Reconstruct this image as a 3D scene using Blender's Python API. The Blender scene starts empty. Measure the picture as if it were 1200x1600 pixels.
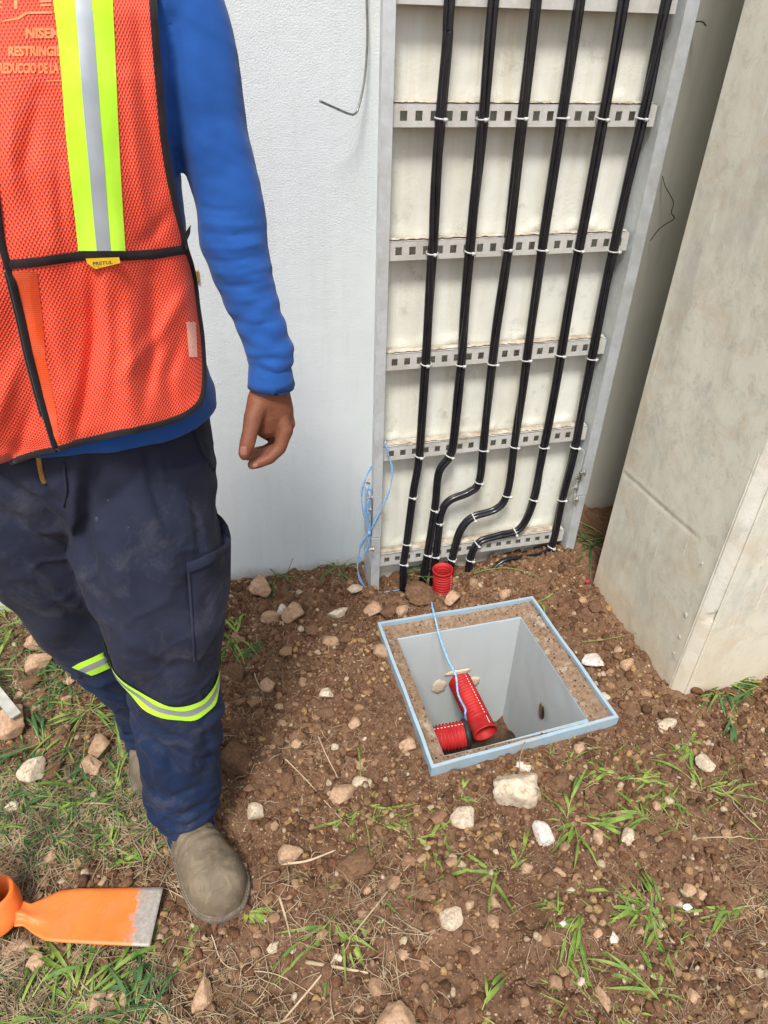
import bpy, math, random
import numpy as np
from mathutils import Vector, Matrix
from mathutils.bvhtree import BVHTree
random.seed(7); np.random.seed(7)
R = math.radians
scene = bpy.context.scene
COL = scene.collection

# ---------------------------------------------------------------- camera, sky, sun, exposure
CAM = np.array([0.0, 0.0, 1.5]); FPX = 1093.92
MC = np.array([[0.96888799, -0.24616325, 0.02568471], [-0.12113983, -0.56216255, -0.8181066], [0.21582676, 0.78954223, -0.57449271]])
cam = bpy.data.cameras.new('camera'); camo = bpy.data.objects.new('camera', cam); COL.objects.link(camo)
cam.sensor_fit = 'HORIZONTAL'; cam.sensor_width = 36; cam.lens = 36 * FPX / 1200; cam.clip_start = 0.02; cam.clip_end = 500
mw = Matrix.Identity(4)
for i in range(3):
    mw[i][0] = MC[0][i]; mw[i][1] = -MC[1][i]; mw[i][2] = -MC[2][i]; mw[i][3] = CAM[i]
camo.matrix_world = mw
scene.camera = camo
SUN_EL, SUN_AZ = 58, 205          # azimuth, clockwise from +Y
world = bpy.data.worlds.new('World'); scene.world = world; world.use_nodes = True
wn = world.node_tree.nodes; wl = world.node_tree.links
bg = wn['Background']; sky = wn.new('ShaderNodeTexSky'); sky.sky_type = 'NISHITA'; sky.sun_disc = False
sky.sun_elevation = R(SUN_EL); sky.sun_rotation = R(SUN_AZ); sky.air_density = 1.0; sky.dust_density = 3.0; sky.ozone_density = 1.0
hsv = wn.new('ShaderNodeHueSaturation'); hsv.inputs['Saturation'].default_value = 0.42
wl.new(sky.outputs[0], hsv.inputs['Color']); wl.new(hsv.outputs[0], bg.inputs[0]); bg.inputs[1].default_value = 0.13
sun = bpy.data.lights.new('sun', 'SUN'); suno = bpy.data.objects.new('sun', sun); COL.objects.link(suno)
sun.energy = 2.6; sun.angle = R(12); sun.color = (1.0, 0.96, 0.9)
sd = Vector((math.sin(R(SUN_AZ)) * math.cos(R(SUN_EL)), math.cos(R(SUN_AZ)) * math.cos(R(SUN_EL)), math.sin(R(SUN_EL))))
suno.rotation_euler = sd.to_track_quat('Z', 'Y').to_euler(); suno.location = (0, -3, 6)
scene.view_settings.view_transform = 'Standard'; scene.view_settings.look = 'None'
scene.view_settings.exposure = 0.48; scene.view_settings.gamma = 1
scene.render.engine = 'CYCLES'

# ---------------------------------------------------------------- measuring helpers (photo pixel -> point in the place)
def ray(px, py): return MC.T @ np.array([(px - 600) / FPX, (py - 800) / FPX, 1.0])
def onz(px, py, z=0.0):
    d = ray(px, py); return CAM + d * (z - CAM[2]) / d[2]
def ony(px, py, Y):
    d = ray(px, py); return CAM + d * Y / d[1]
def onx(px, py, X):
    d = ray(px, py); return CAM + d * X / d[0]
def proj(p):
    c = MC @ (np.array(p) - CAM); return 600 + FPX * c[0] / c[2], 800 + FPX * c[1] / c[2]

# ---------------------------------------------------------------- noise
_rng = np.random.RandomState(3); _T = _rng.rand(256, 256)
def vnoise(x, y):
    x = np.asarray(x, float); y = np.asarray(y, float)
    xi = np.floor(x).astype(int); yi = np.floor(y).astype(int); fx = x - xi; fy = y - yi
    fx = fx * fx * (3 - 2 * fx); fy = fy * fy * (3 - 2 * fy)
    a = _T[xi & 255, yi & 255]; b = _T[(xi + 1) & 255, yi & 255]; c = _T[xi & 255, (yi + 1) & 255]; d = _T[(xi + 1) & 255, (yi + 1) & 255]
    return (a + (b - a) * fx) * (1 - fy) + (c + (d - c) * fx) * fy - 0.5
def fbm(x, y, oct=4):
    s = 0; a = 1
    for k in range(oct): s = s + a * vnoise(x * 2 ** k + 17.3 * k, y * 2 ** k + 9.1 * k); a *= 0.5
    return s

# ---------------------------------------------------------------- materials
def mat(name):
    m = bpy.data.materials.new(name); m.use_nodes = True; return m
class G:
    def __init__(s, m): s.t = m.node_tree; s.n = s.t.nodes; s.l = s.t.links; s.b = s.n['Principled BSDF']
    def co(s, kind='Object', scale=(1, 1, 1)):
        tc = s.n.new('ShaderNodeTexCoord'); mp = s.n.new('ShaderNodeMapping'); s.l.new(tc.outputs[kind], mp.inputs[0]); mp.inputs['Scale'].default_value = scale; return mp.outputs[0]
    def noise(s, v, scale, detail=6, rough=0.55, dist=0):
        n = s.n.new('ShaderNodeTexNoise'); s.l.new(v, n.inputs['Vector']); n.inputs['Scale'].default_value = scale; n.inputs['Detail'].default_value = detail
        n.inputs['Roughness'].default_value = rough; n.inputs['Distortion'].default_value = dist; return n.outputs[0]
    def voro(s, v, scale, out='Distance'):
        n = s.n.new('ShaderNodeTexVoronoi'); s.l.new(v, n.inputs['Vector']); n.inputs['Scale'].default_value = scale; return n.outputs[out]
    def ramp(s, f, stops):
        n = s.n.new('ShaderNodeValToRGB'); s.l.new(f, n.inputs[0]); e = n.color_ramp.elements
        while len(e) < len(stops): e.new(0.5)
        for el, (p, c) in zip(e, stops):
            el.position = p; el.color = (c, c, c, 1) if isinstance(c, (int, float)) else (*c, 1)
        return n.outputs[0]
    def mix(s, f, a, b, mode='MIX'):
        n = s.n.new('ShaderNodeMix'); n.data_type = 'RGBA'; n.blend_type = mode
        for sock, v in ((n.inputs[0], f), (n.inputs[6], a), (n.inputs[7], b)): s.put(sock, v)
        return n.outputs[2]
    def put(s, sock, v):
        if hasattr(v, 'is_output') or isinstance(v, bpy.types.NodeSocket): s.l.new(v, sock)
        elif isinstance(v, (int, float)):
            try: sock.default_value = v
            except Exception: sock.default_value = (v, v, v, 1)
        else: sock.default_value = (*v, 1)
    def math(s, op, a, b=0.0, c=0.0):
        n = s.n.new('ShaderNodeMath'); n.operation = op
        for i, v in enumerate((a, b, c)): s.put(n.inputs[i], v)
        return n.outputs[0]
    def bump(s, h, strength, dist, prev=None):
        n = s.n.new('ShaderNodeBump'); s.l.new(h, n.inputs['Height']); n.inputs['Strength'].default_value = strength; n.inputs['Distance'].default_value = dist
        if prev is not None: s.l.new(prev, n.inputs['Normal'])
        return n.outputs[0]
    def sep(s, v):
        n = s.n.new('ShaderNodeSeparateXYZ'); s.l.new(v, n.inputs[0]); return n.outputs
    def out(s, col=None, rough=None, metal=None, normal=None, spec=None):
        for k, v in (('Base Color', col), ('Roughness', rough), ('Metallic', metal), ('Normal', normal), ('Specular IOR Level', spec)):
            if v is not None: s.put(s.b.inputs[k], v)

def simple(name, a, b, scale=20, rough=0.7, metal=0.0, bs=200, bst=0.3, bd=0.001, lo=0.35, hi=0.65, spec=0.4, coord='Object', stretch=(1, 1, 1)):
    m = mat(name); g = G(m); v = g.co(coord, stretch)
    n = g.noise(v, scale, 8); c = g.ramp(n, [(lo, a), (hi, b)])
    g.out(c, rough, metal, g.bump(g.noise(v, bs, 4), bst, bd), spec); return m

def m_soil():
    m = mat('soil'); g = G(m); v = g.co()
    c = g.ramp(g.noise(v, 5, 10, 0.65), [(0.3, (0.056, 0.030, 0.018)), (0.5, (0.122, 0.065, 0.038)), (0.72, (0.215, 0.125, 0.075))])
    fine = g.noise(v, 90, 6, 0.7); c = g.mix(g.ramp(fine, [(0.35, 0.0), (0.75, 0.75)]), c, (0.27, 0.158, 0.096))
    sp = g.voro(v, 260); spk = g.noise(v, 120, 2)
    f = g.math('MULTIPLY', g.ramp(sp, [(0.12, 1.0), (0.22, 0.0)]), g.ramp(spk, [(0.55, 0.0), (0.62, 1.0)]))
    c = g.mix(f, c, (0.55, 0.42, 0.32))
    g.out(c, 0.95, 0, g.bump(g.noise(v, 420, 4, 0.7), 0.5, 0.002, g.bump(fine, 0.7, 0.006)), 0.15); return m

def m_stone(name, stops, rnd=True, scale=60, bs=0.45):
    m = mat(name); g = G(m); v = g.co()
    oi = g.n.new('ShaderNodeObjectInfo')
    ad = g.n.new('ShaderNodeVectorMath'); ad.operation = 'ADD'; g.l.new(v, ad.inputs[0])
    cmb = g.n.new('ShaderNodeCombineXYZ'); g.l.new(g.math('MULTIPLY', oi.outputs['Random'], 50.0), cmb.inputs[0]); g.l.new(cmb.outputs[0], ad.inputs[1])
    n = g.noise(ad.outputs[0], scale / 20, 8, 0.65)
    f = g.math('ADD', g.math('MULTIPLY', n, 0.6), g.math('MULTIPLY', oi.outputs['Random'], 0.45 if rnd else 0.0))
    if not rnd: f = n
    c = g.ramp(f, stops)
    p = g.ramp(g.noise(ad.outputs[0], 3.5, 7, 0.75), [(0.35, 0.0), (0.50, 0.0), (0.66, 0.7)])
    c = g.mix(p, c, (0.27, 0.15, 0.085))
    g.out(c, 0.92, 0, g.bump(g.noise(ad.outputs[0], 7, 8, 0.8), bs, 0.12), 0.15); return m

def m_galv(name, base=(0.52, 0.56, 0.57), dirt=(0.36, 0.35, 0.31), rough=0.42, metal=0.75):
    m = mat(name); g = G(m); v = g.co()
    c = g.ramp(g.voro(v, 90, 'Color'), [(0.0, tuple(x * 0.94 for x in base)), (1.0, tuple(min(1, x * 1.05) for x in base))])
    c = g.mix(g.ramp(g.noise(v, 14, 8, 0.7), [(0.45, 0.0), (0.7, 0.8)]), c, dirt)
    r = g.ramp(g.noise(v, 30, 5), [(0.3, rough - 0.1), (0.7, rough + 0.25)])
    g.out(c, r, metal, g.bump(g.noise(v, 60, 6), 0.15, 0.002)); return m

def m_wall(name, a, b, dirt, bumpd=0.004, zfoot=0.25, bst=0.6, extra=None, bs=210, streak=0.35, h2d=0.003):
    m = mat(name); g = G(m); v = g.co(); x, y, z = g.sep(v)
    c = g.ramp(g.noise(v, 2.2, 8, 0.6), [(0.3, a), (0.7, b)])
    st = g.noise(g.co('Object', (9, 9, 0.7)), 2.0, 6, 0.65)
    c = g.mix(g.ramp(st, [(0.5, 0.0), (0.75, streak)]), c, dirt)
    sp = g.math('MULTIPLY', g.ramp(g.voro(v, 120), [(0.07, 1.0), (0.13, 0.0)]), g.ramp(g.noise(v, 40, 2), [(0.6, 0.0), (0.66, 0.5)]))
    c = g.mix(sp, c, tuple(t * 0.5 for t in dirt))
    # splashed soil just above the ground
    ft = g.math('ADD', g.math('MULTIPLY', z, -1.0 / zfoot), g.math('MULTIPLY', g.noise(v, 16, 6, 0.7), 1.1))
    c = g.mix(g.ramp(ft, [(0.3, 0.0), (0.62, 0.55)]), c, (0.40, 0.33, 0.25))
    if extra: c = extra(g, v, c, x, y, z)
    h = g.noise(v, bs, 6, 0.6); h2 = g.noise(v, 28, 5, 0.6)
    g.out(c, 0.9, 0, g.bump(h, bst, bumpd, g.bump(h2, 0.5, h2d)), 0.2); return m

def panel_extra(g, v, c, x, y, z):
    # vertical weather streaks and rust below the top plate
    n = g.noise(g.co('Object', (14, 14, 0.9)), 1.6, 5, 0.6)
    c = g.mix(g.ramp(n, [(0.45, 0.0), (0.7, 0.55)]), c, (0.62, 0.57, 0.43))
    rz = g.ramp(g.math('MULTIPLY', g.math('SUBTRACT', z, 1.30), 3.5), [(0.0, 0.0), (0.75, 1.0)])
    rn = g.ramp(g.noise(g.co('Object', (26, 26, 1.2)), 1.5, 4, 0.6), [(0.56, 0.0), (0.68, 0.6)])
    c = g.mix(g.math('MULTIPLY', rz, rn), c, (0.55, 0.36, 0.13))
    blot = g.ramp(g.noise(v, 11, 10, 0.8), [(0.56, 0.0), (0.68, 0.55)])
    return g.mix(blot, c, (0.34, 0.32, 0.27))

def column_extra(g, v, c, x, y, z):
    n = g.ramp(g.noise(g.co('Object', (3, 3, 1.1)), 3.0, 9, 0.7, 0.4), [(0.50, 0.0), (0.66, 0.6)])
    c = g.mix(n, c, (0.44, 0.44, 0.38))
    bl = g.ramp(g.noise(v, 7, 9, 0.75, 0.6), [(0.50, 0.0), (0.66, 0.6)])
    c = g.mix(bl, c, (0.54, 0.44, 0.30))
    w = g.ramp(g.noise(g.co('Object', (40, 40, 3)), 1.2, 5, 0.7), [(0.64, 0.0), (0.70, 0.7)])
    c = g.mix(w, c, (0.80, 0.80, 0.76))
    pt = g.ramp(g.noise(v, 16, 10, 0.8, 0.3), [(0.52, 0.0), (0.62, 0.5)])
    c = g.mix(pt, c, (0.42, 0.42, 0.36))
    lo = g.ramp(g.math('ADD', g.math('MULTIPLY', z, -1.3), g.noise(v, 3, 5)), [(0.0, 0.0), (0.6, 0.75)])
    return g.mix(lo, c, (0.62, 0.52, 0.37))

def m_vest(name, base, hole, a=0.0046, b=0.0066):
    m = mat(name); g = G(m); tc = g.n.new('ShaderNodeTexCoord'); u, v, w = g.sep(tc.outputs['UV'])
    cu = g.math('COSINE', g.math('MULTIPLY', u, 2 * math.pi / a)); cv = g.math('COSINE', g.math('MULTIPLY', v, 2 * math.pi / b))
    p = g.math('MULTIPLY', cu, cv)
    h = g.ramp(p, [(0.30, 0.0), (0.62, 1.0)])
    ob = g.co(); tone = g.ramp(g.noise(ob, 7, 5), [(0.3, base), (0.7, tuple(min(1, t * 1.1 + 0.02) for t in base))])
    g.out(g.mix(h, tone, hole), 0.55, 0, g.bump(g.math('MULTIPLY', p, -1.0), 0.5, 0.0012), 0.35)
    g.b.inputs['Sheen Weight'].default_value = 0.15; return m

def m_cloth(name, a, b, dust=None, scale=6, weave=900, lo=0.35, hi=0.65, dlo=0.52, dhi=0.72, damt=0.5):
    m = mat(name); g = G(m); v = g.co(); c = g.ramp(g.noise(v, scale, 6, 0.6), [(lo, a), (hi, b)])
    if dust: c = g.mix(g.ramp(g.noise(v, 8, 9, 0.72), [(dlo, 0.0), (dhi, damt)]), c, dust)
    g.out(c, 0.9, 0, g.bump(g.noise(v, weave, 2), 0.25, 0.0006, g.bump(g.noise(v, 30, 4), 0.25, 0.004)), 0.2)
    g.b.inputs['Sheen Weight'].default_value = 0.12; return m

def m_pants():
    m = mat('trouser_twill'); g = G(m); v = g.co(); x, y, z = g.sep(v)
    up = g.ramp(g.noise(v, 5, 6), [(0.3, (0.013, 0.018, 0.038)), (0.7, (0.024, 0.028, 0.052))])
    dn = g.ramp(g.noise(v, 5, 6), [(0.3, (0.005, 0.014, 0.045)), (0.7, (0.011, 0.028, 0.082))])
    f = g.ramp(g.math('ADD', g.math('MULTIPLY', z, 1.0), g.math('MULTIPLY', g.noise(v, 7, 6), 0.35)), [(0.50, 0.0), (0.72, 1.0)])
    c = g.mix(f, dn, up)
    d1 = g.ramp(g.noise(v, 9, 9, 0.75, 0.6), [(0.52, 0.0), (0.74, 0.42)])
    c = g.mix(d1, c, (0.12, 0.115, 0.12))
    d2 = g.ramp(g.noise(v, 45, 6, 0.7), [(0.66, 0.0), (0.74, 0.6)])
    c = g.mix(g.math('MULTIPLY', d2, g.ramp(g.noise(v, 4, 2), [(0.5, 0.0), (0.6, 1.0)])), c, (0.22, 0.28, 0.38))
    tw = g.n.new('ShaderNodeTexWave'); g.l.new(g.co('Object', (1, 0.6, 1)), tw.inputs[0]); tw.inputs['Scale'].default_value = 260; tw.bands_direction = 'DIAGONAL'
    g.out(c, 0.85, 0, g.bump(tw.outputs[1], 0.12, 0.0006, g.bump(g.noise(v, 26, 5, 0.6), 0.3, 0.006)), 0.25)
    g.b.inputs['Sheen Weight'].default_value = 0.02; return m

def m_boot():
    m = mat('boot_leather'); g = G(m); v = g.co(); x, y, z = g.sep(v)
    c = g.ramp(g.noise(v, 16, 8, 0.65), [(0.3, (0.105, 0.080, 0.054)), (0.7, (0.20, 0.158, 0.108))])
    c = g.mix(g.ramp(g.noise(v, 30, 9, 0.78, 0.8), [(0.50, 0.0), (0.68, 0.65)]), c, (0.29, 0.235, 0.155))
    c = g.mix(g.ramp(g.noise(v, 120, 6, 0.7), [(0.60, 0.0), (0.72, 0.6)]), c, (0.07, 0.055, 0.04))
    c = g.mix(g.ramp(g.math('ADD', g.math('MULTIPLY', z, -9.0), g.noise(v, 30, 6)), [(0.0, 0.0), (0.5, 0.45)]), c, (0.23, 0.165, 0.11))
    g.out(c, 0.72, 0, g.bump(g.noise(v, 340, 6, 0.6), 0.35, 0.0012, g.bump(g.noise(v, 40, 5), 0.35, 0.004)), 0.3); return m

def m_skin():
    m = mat('skin'); g = G(m); v = g.co()
    c = g.ramp(g.noise(v, 22, 6), [(0.3, (0.150, 0.052, 0.026)), (0.7, (0.22, 0.082, 0.043))])
    g.out(c, 0.55, 0, g.bump(g.voro(v, 520), 0.35, 0.0008, g.bump(g.noise(g.co('Object', (1, 1, 2.4)), 110, 6, 0.7), 0.5, 0.002)), 0.35)
    g.b.inputs['Subsurface Weight'].default_value = 0.08; g.b.inputs['Subsurface Radius'].default_value = (0.01, 0.004, 0.002); g.b.inputs['Subsurface Scale'].default_value = 0.3; return m

def m_hoe():
    m = mat('hoe_paint'); g = G(m); tc = g.n.new('ShaderNodeTexCoord'); u, v_, w = g.sep(tc.outputs['UV']); v = g.co()
    e = g.math('ADD', u, g.math('MULTIPLY', g.math('SUBTRACT', g.noise(g.co('Object', (1, 1, 1)), 30, 10, 0.85), 0.5), 0.42))
    worn = g.ramp(e, [(0.82, 0.0), (0.86, 1.0)])
    chips = g.ramp(g.noise(v, 130, 5, 0.7), [(0.64, 0.0), (0.70, 0.75)])
    c = g.mix(g.math('MAXIMUM', worn, chips), g.ramp(g.noise(v, 20, 5), [(0.3, (0.84, 0.155, 0.020)), (0.7, (0.90, 0.20, 0.035))]), g.ramp(g.noise(v, 150, 6, 0.7), [(0.3, (0.24, 0.21, 0.19)), (0.7, (0.42, 0.38, 0.34))]))
    c = g.mix(g.ramp(g.noise(v, 12, 9, 0.75), [(0.54, 0.0), (0.70, 0.55)]), c, (0.42, 0.20, 0.09))
    g.out(c, 0.45, 0, g.bump(g.noise(v, 160, 5), 0.25, 0.001)); return m

def m_leaf(name, a, b):
    m = mat(name); g = G(m); v = g.co()
    tc = g.n.new('ShaderNodeTexCoord'); u, vv, w = g.sep(tc.outputs['UV'])
    c = g.ramp(g.noise(v, 28, 3), [(0.3, a), (0.7, b)])
    stripe = g.math('COSINE', g.math('MULTIPLY', u, 40.0))
    tip = g.ramp(vv, [(0.8, 0.0), (1.0, 0.5)])
    c = g.mix(tip, c, (0.30, 0.25, 0.08))
    g.out(c, 0.5, 0, g.bump(stripe, 0.3, 0.0006), 0.35); g.b.inputs['Subsurface Weight'].default_value = 0.0
    return m

MT = {}
MT['soil'] = m_soil()
MT['stone_brown'] = m_stone('brown_stone', [(0.15, (0.19, 0.100, 0.055)), (0.45, (0.33, 0.19, 0.11)), (0.75, (0.50, 0.33, 0.21)), (1.0, (0.62, 0.47, 0.33))])
MT['stone_tan'] = m_stone('tan_stone', [(0.25, (0.38, 0.22, 0.125)), (0.5, (0.55, 0.36, 0.23)), (0.8, (0.68, 0.50, 0.35))], False)
MT['stone_cream'] = m_stone('cream_stone', [(0.25, (0.48, 0.36, 0.24)), (0.5, (0.72, 0.60, 0.45)), (0.8, (0.84, 0.75, 0.62))], False)
MT['stone_white'] = m_stone('white_stone', [(0.25, (0.68, 0.60, 0.50)), (0.5, (0.82, 0.77, 0.69)), (0.8, (0.88, 0.85, 0.79))], False)
MT['clod'] = m_stone('soil_clod', [(0.25, (0.12, 0.064, 0.036)), (0.5, (0.20, 0.112, 0.064)), (0.75, (0.33, 0.205, 0.125))], False, 110, 0.5)
MT['darksoil'] = m_stone('dark_pit_soil', [(0.2, (0.03, 0.018, 0.012)), (0.5, (0.065, 0.038, 0.024)), (0.9, (0.14, 0.085, 0.05))], False)  # darker soil tone for the pit floor
MT['galv'] = m_galv('galvanised_steel', (0.60, 0.64, 0.66), (0.46, 0.46, 0.43), 0.45, 0.35)
MT['rung'] = m_galv('galvanised_rung', (0.60, 0.60, 0.57), (0.46, 0.43, 0.37), 0.5, 0.25)
MT['rimsteel'] = m_galv('pit_frame_steel', (0.36, 0.50, 0.60), (0.42, 0.45, 0.44), 0.5, 0.2)
MT['plaster'] = m_wall('white_plaster', (0.58, 0.645, 0.675), (0.66, 0.705, 0.72), (0.50, 0.52, 0.51), 0.0034, 0.12, 0.6, None, 270)
MT['panel'] = m_wall('cream_cement_panel', (0.70, 0.715, 0.635), (0.80, 0.81, 0.745), (0.56, 0.55, 0.44), 0.0022, 0.06, 0.5, panel_extra, 160, 0.35, 0.0010)
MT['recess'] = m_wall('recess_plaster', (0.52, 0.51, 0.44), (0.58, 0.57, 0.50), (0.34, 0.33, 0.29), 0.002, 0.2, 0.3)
MT['column'] = m_wall('column_concrete', (0.63, 0.615, 0.515), (0.73, 0.715, 0.60), (0.50, 0.48, 0.40), 0.0012, 0.3, 0.4, column_extra, 300, 0.35, 0.0018)
MT['chamfer'] = m_wall('chamfer_whitewash', (0.60, 0.59, 0.52), (0.74, 0.73, 0.66), (0.48, 0.45, 0.37), 0.0015, 0.3, 0.6, column_extra, 200, 0.5, 0.002)
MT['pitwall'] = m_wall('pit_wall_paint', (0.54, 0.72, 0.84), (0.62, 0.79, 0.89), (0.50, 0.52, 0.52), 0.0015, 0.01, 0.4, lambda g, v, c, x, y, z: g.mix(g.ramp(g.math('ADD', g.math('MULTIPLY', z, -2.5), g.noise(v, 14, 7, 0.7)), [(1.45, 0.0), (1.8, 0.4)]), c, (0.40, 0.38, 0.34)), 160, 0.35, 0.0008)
def ledge_mat():
    m = mat('dirty_ledge'); g = G(m); v = g.co()
    n = g.noise(v, 22, 9, 0.7)
    c = g.mix(g.ramp(n, [(0.30, 0.0), (0.44, 1.0)]), (0.46, 0.42, 0.34), g.ramp(g.noise(v, 80, 6, 0.7), [(0.3, (0.17, 0.10, 0.06)), (0.7, (0.33, 0.24, 0.17))]))
    g.out(c, 0.95, 0, g.bump(g.noise(v, 220, 6, 0.7), 0.7, 0.003), 0.15); return m
MT['ledge'] = ledge_mat()
MT['cable'] = simple('black_cable_sheath', (0.006, 0.006, 0.009), (0.013, 0.013, 0.017), 40, 0.26, 0, 160, 0.25, 0.001, spec=0.6)
MT['cable_dusty'] = simple('dusty_cable', (0.010, 0.010, 0.012), (0.06, 0.05, 0.04), 30, 0.5, 0, 160, 0.25, 0.001, 0.45, 0.7)
MT['tie'] = simple('white_nylon', (0.50, 0.50, 0.49), (0.66, 0.66, 0.64), 30, 0.4)
MT['bolt'] = simple('bolt_steel', (0.45, 0.43, 0.38), (0.65, 0.63, 0.6), 100, 0.35, 0.9)
MT['red'] = simple('red_conduit', (0.36, 0.008, 0.012), (0.50, 0.030, 0.026), 26, 0.58, 0, 90, 0.3, 0.001, spec=0.35)
MT['redline'] = simple('white_print', (0.72, 0.66, 0.62), (0.8, 0.76, 0.72), 30, 0.6)
MT['blackrub'] = simple('black_rubber', (0.014, 0.012, 0.012), (0.03, 0.026, 0.024), 30, 0.6)
MT['string'] = simple('blue_poly_string', (0.13, 0.36, 0.72), (0.30, 0.55, 0.85), 180, 0.5, 0, 900, 0.5, 0.001)
MT['wire'] = simple('steel_wire', (0.20, 0.20, 0.19), (0.34, 0.33, 0.31), 60, 0.4, 0.8)
MT['wirerust'] = simple('dark_wire', (0.015, 0.012, 0.01), (0.04, 0.03, 0.025), 60, 0.6)
MT['vest'] = m_vest('orange_mesh', (0.90, 0.085, 0.032), (0.30, 0.006, 0.012))
MT['placket'] = m_vest('orange_mesh_layer', (0.98, 0.105, 0.010), (0.55, 0.03, 0.006))
MT['lime'] = m_cloth('lime_fabric', (0.44, 0.90, 0.02), (0.56, 0.98, 0.06), None, 9, 1200)
MT['silver'] = simple('silver_reflective', (0.29, 0.325, 0.355), (0.38, 0.41, 0.44), 12, 0.4, 0.15, 1500, 0.2, 0.0004)
MT['tape'] = m_cloth('black_binding', (0.008, 0.007, 0.009), (0.020, 0.016, 0.018), (0.07, 0.03, 0.028), 20, 700, dlo=0.5, dhi=0.8)
MT['shirt'] = m_cloth('blue_jersey', (0.012, 0.068, 0.27), (0.018, 0.092, 0.35), (0.09, 0.19, 0.40), 5, 1100, dlo=0.60, dhi=0.78, damt=0.4)
MT['tag'] = simple('yellow_tag', (0.72, 0.46, 0.02), (0.82, 0.55, 0.04), 60, 0.5)
MT['ink'] = simple('black_ink', (0.02, 0.02, 0.02), (0.03, 0.03, 0.03), 60, 0.6)
MT['print'] = simple('faded_orange_print', (0.93, 0.19, 0.065), (0.97, 0.26, 0.095), 300, 0.6)
MT['patch'] = simple('pale_care_patch', (0.90, 0.42, 0.30), (0.95, 0.55, 0.42), 300, 0.6)
MT['pants'] = m_pants()
MT['brass'] = simple('brass_zip', (0.35, 0.22, 0.07), (0.5, 0.35, 0.12), 300, 0.4, 0.7)
MT['boot'] = m_boot()
MT['sole'] = simple('boot_sole', (0.09, 0.075, 0.058), (0.20, 0.16, 0.12), 30, 0.85)
MT['stitch'] = simple('welt_thread', (0.16, 0.13, 0.095), (0.26, 0.215, 0.16), 60, 0.8)
MT['rung_grit'] = simple('pale_rung_grit', (0.36, 0.29, 0.21), (0.62, 0.57, 0.48), 30, 0.95, 0, 300, 0.6, 0.002, spec=0.1)
MT['skin'] = m_skin()
MT['nail'] = simple('finger_nail', (0.27, 0.115, 0.085), (0.35, 0.155, 0.12), 60, 0.35)
MT['hair'] = simple('black_hair', (0.008, 0.006, 0.005), (0.02, 0.015, 0.012), 200, 0.6, 0, 400, 0.8, 0.003)
MT['eye'] = simple('eye_white', (0.7, 0.68, 0.65), (0.75, 0.73, 0.7), 30, 0.2)
MT['hoe'] = m_hoe()
MT['wood'] = simple('dark_wood_handle', (0.10, 0.065, 0.04), (0.20, 0.14, 0.09), 20, 0.7, 0, 200, 0.4, 0.002, stretch=(8, 8, 0.6))
MT['stake'] = simple('weathered_lath', (0.33, 0.32, 0.28), (0.48, 0.47, 0.42), 30, 0.7, 0, 120, 0.3, 0.002)
MT['grass'] = m_leaf('grass_blade', (0.050, 0.135, 0.018), (0.25, 0.33, 0.06))
MT['grass_dark'] = m_leaf('dark_grass_blade', (0.026, 0.080, 0.022), (0.07, 0.15, 0.045))
MT['greenstem'] = simple('pale_green_stem', (0.16, 0.25, 0.05), (0.36, 0.40, 0.13), 25, 0.6)
MT['straw'] = simple('dry_straw', (0.17, 0.115, 0.065), (0.50, 0.39, 0.25), 14, 0.8)
MT['root'] = simple('pale_root', (0.42, 0.30, 0.19), (0.60, 0.47, 0.32), 30, 0.8)
MT['paper'] = simple('white_scrap', (0.80, 0.80, 0.82), (0.88, 0.88, 0.9), 30, 0.6)
MT['redscrap'] = simple('pink_scrap', (0.45, 0.03, 0.06), (0.6, 0.05, 0.09), 30, 0.6)

# ---------------------------------------------------------------- object helpers
ORI = {}
def tag(o, label=None, cat=None, group=None, kind=None):
    if label: o['label'] = label
    if cat: o['category'] = cat
    if group: o['group'] = group
    if kind: o['kind'] = kind
    return o
def thing(name, loc, label, cat, group=None):
    o = bpy.data.objects.new(name, None); COL.objects.link(o); o.location = tuple(loc); o.empty_display_size = 0.05
    ORI[o.name] = np.array(loc, float); return tag(o, label, cat, group)
def build(name, V, F, m, parent=None, uv=None, smooth=True, loc=None, midx=None):
    V = np.asarray(V, float).reshape(-1, 3)
    org = np.zeros(3)
    if parent is not None: org = ORI[parent.name]
    elif loc is not None: org = np.array(loc, float)
    me = bpy.data.meshes.new(name)
    if isinstance(F, np.ndarray):
        n, k = F.shape; me.vertices.add(len(V)); me.vertices.foreach_set('co', (V - org).astype(np.float32).ravel())
        me.loops.add(n * k); me.loops.foreach_set('vertex_index', F.astype(np.int32).ravel())
        me.polygons.add(n); me.polygons.foreach_set('loop_start', np.arange(0, n * k, k, dtype=np.int32))
        me.update(calc_edges=True)
    else:
        me.from_pydata((V - org).tolist(), [], [tuple(int(i) for i in f) for f in F]); me.update()
    me.validate()
    if smooth: me.polygons.foreach_set('use_smooth', [True] * len(me.polygons))
    for mm in (m if isinstance(m, (list, tuple)) else [m]): me.materials.append(mm)
    if midx is not None: me.polygons.foreach_set('material_index', np.asarray(midx, dtype=np.int32))
    if uv is not None:
        l = me.uv_layers.new(name='UVMap'); uv = np.asarray(uv, float)
        vi = np.zeros(len(me.loops), dtype=np.int32); me.loops.foreach_get('vertex_index', vi)
        l.data.foreach_set('uv', uv[vi].astype(np.float32).ravel())
    o = bpy.data.objects.new(name, me); COL.objects.link(o)
    if parent is not None: o.parent = parent
    else: o.location = tuple(org)
    ORI[o.name] = org.copy()
    return o
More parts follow.
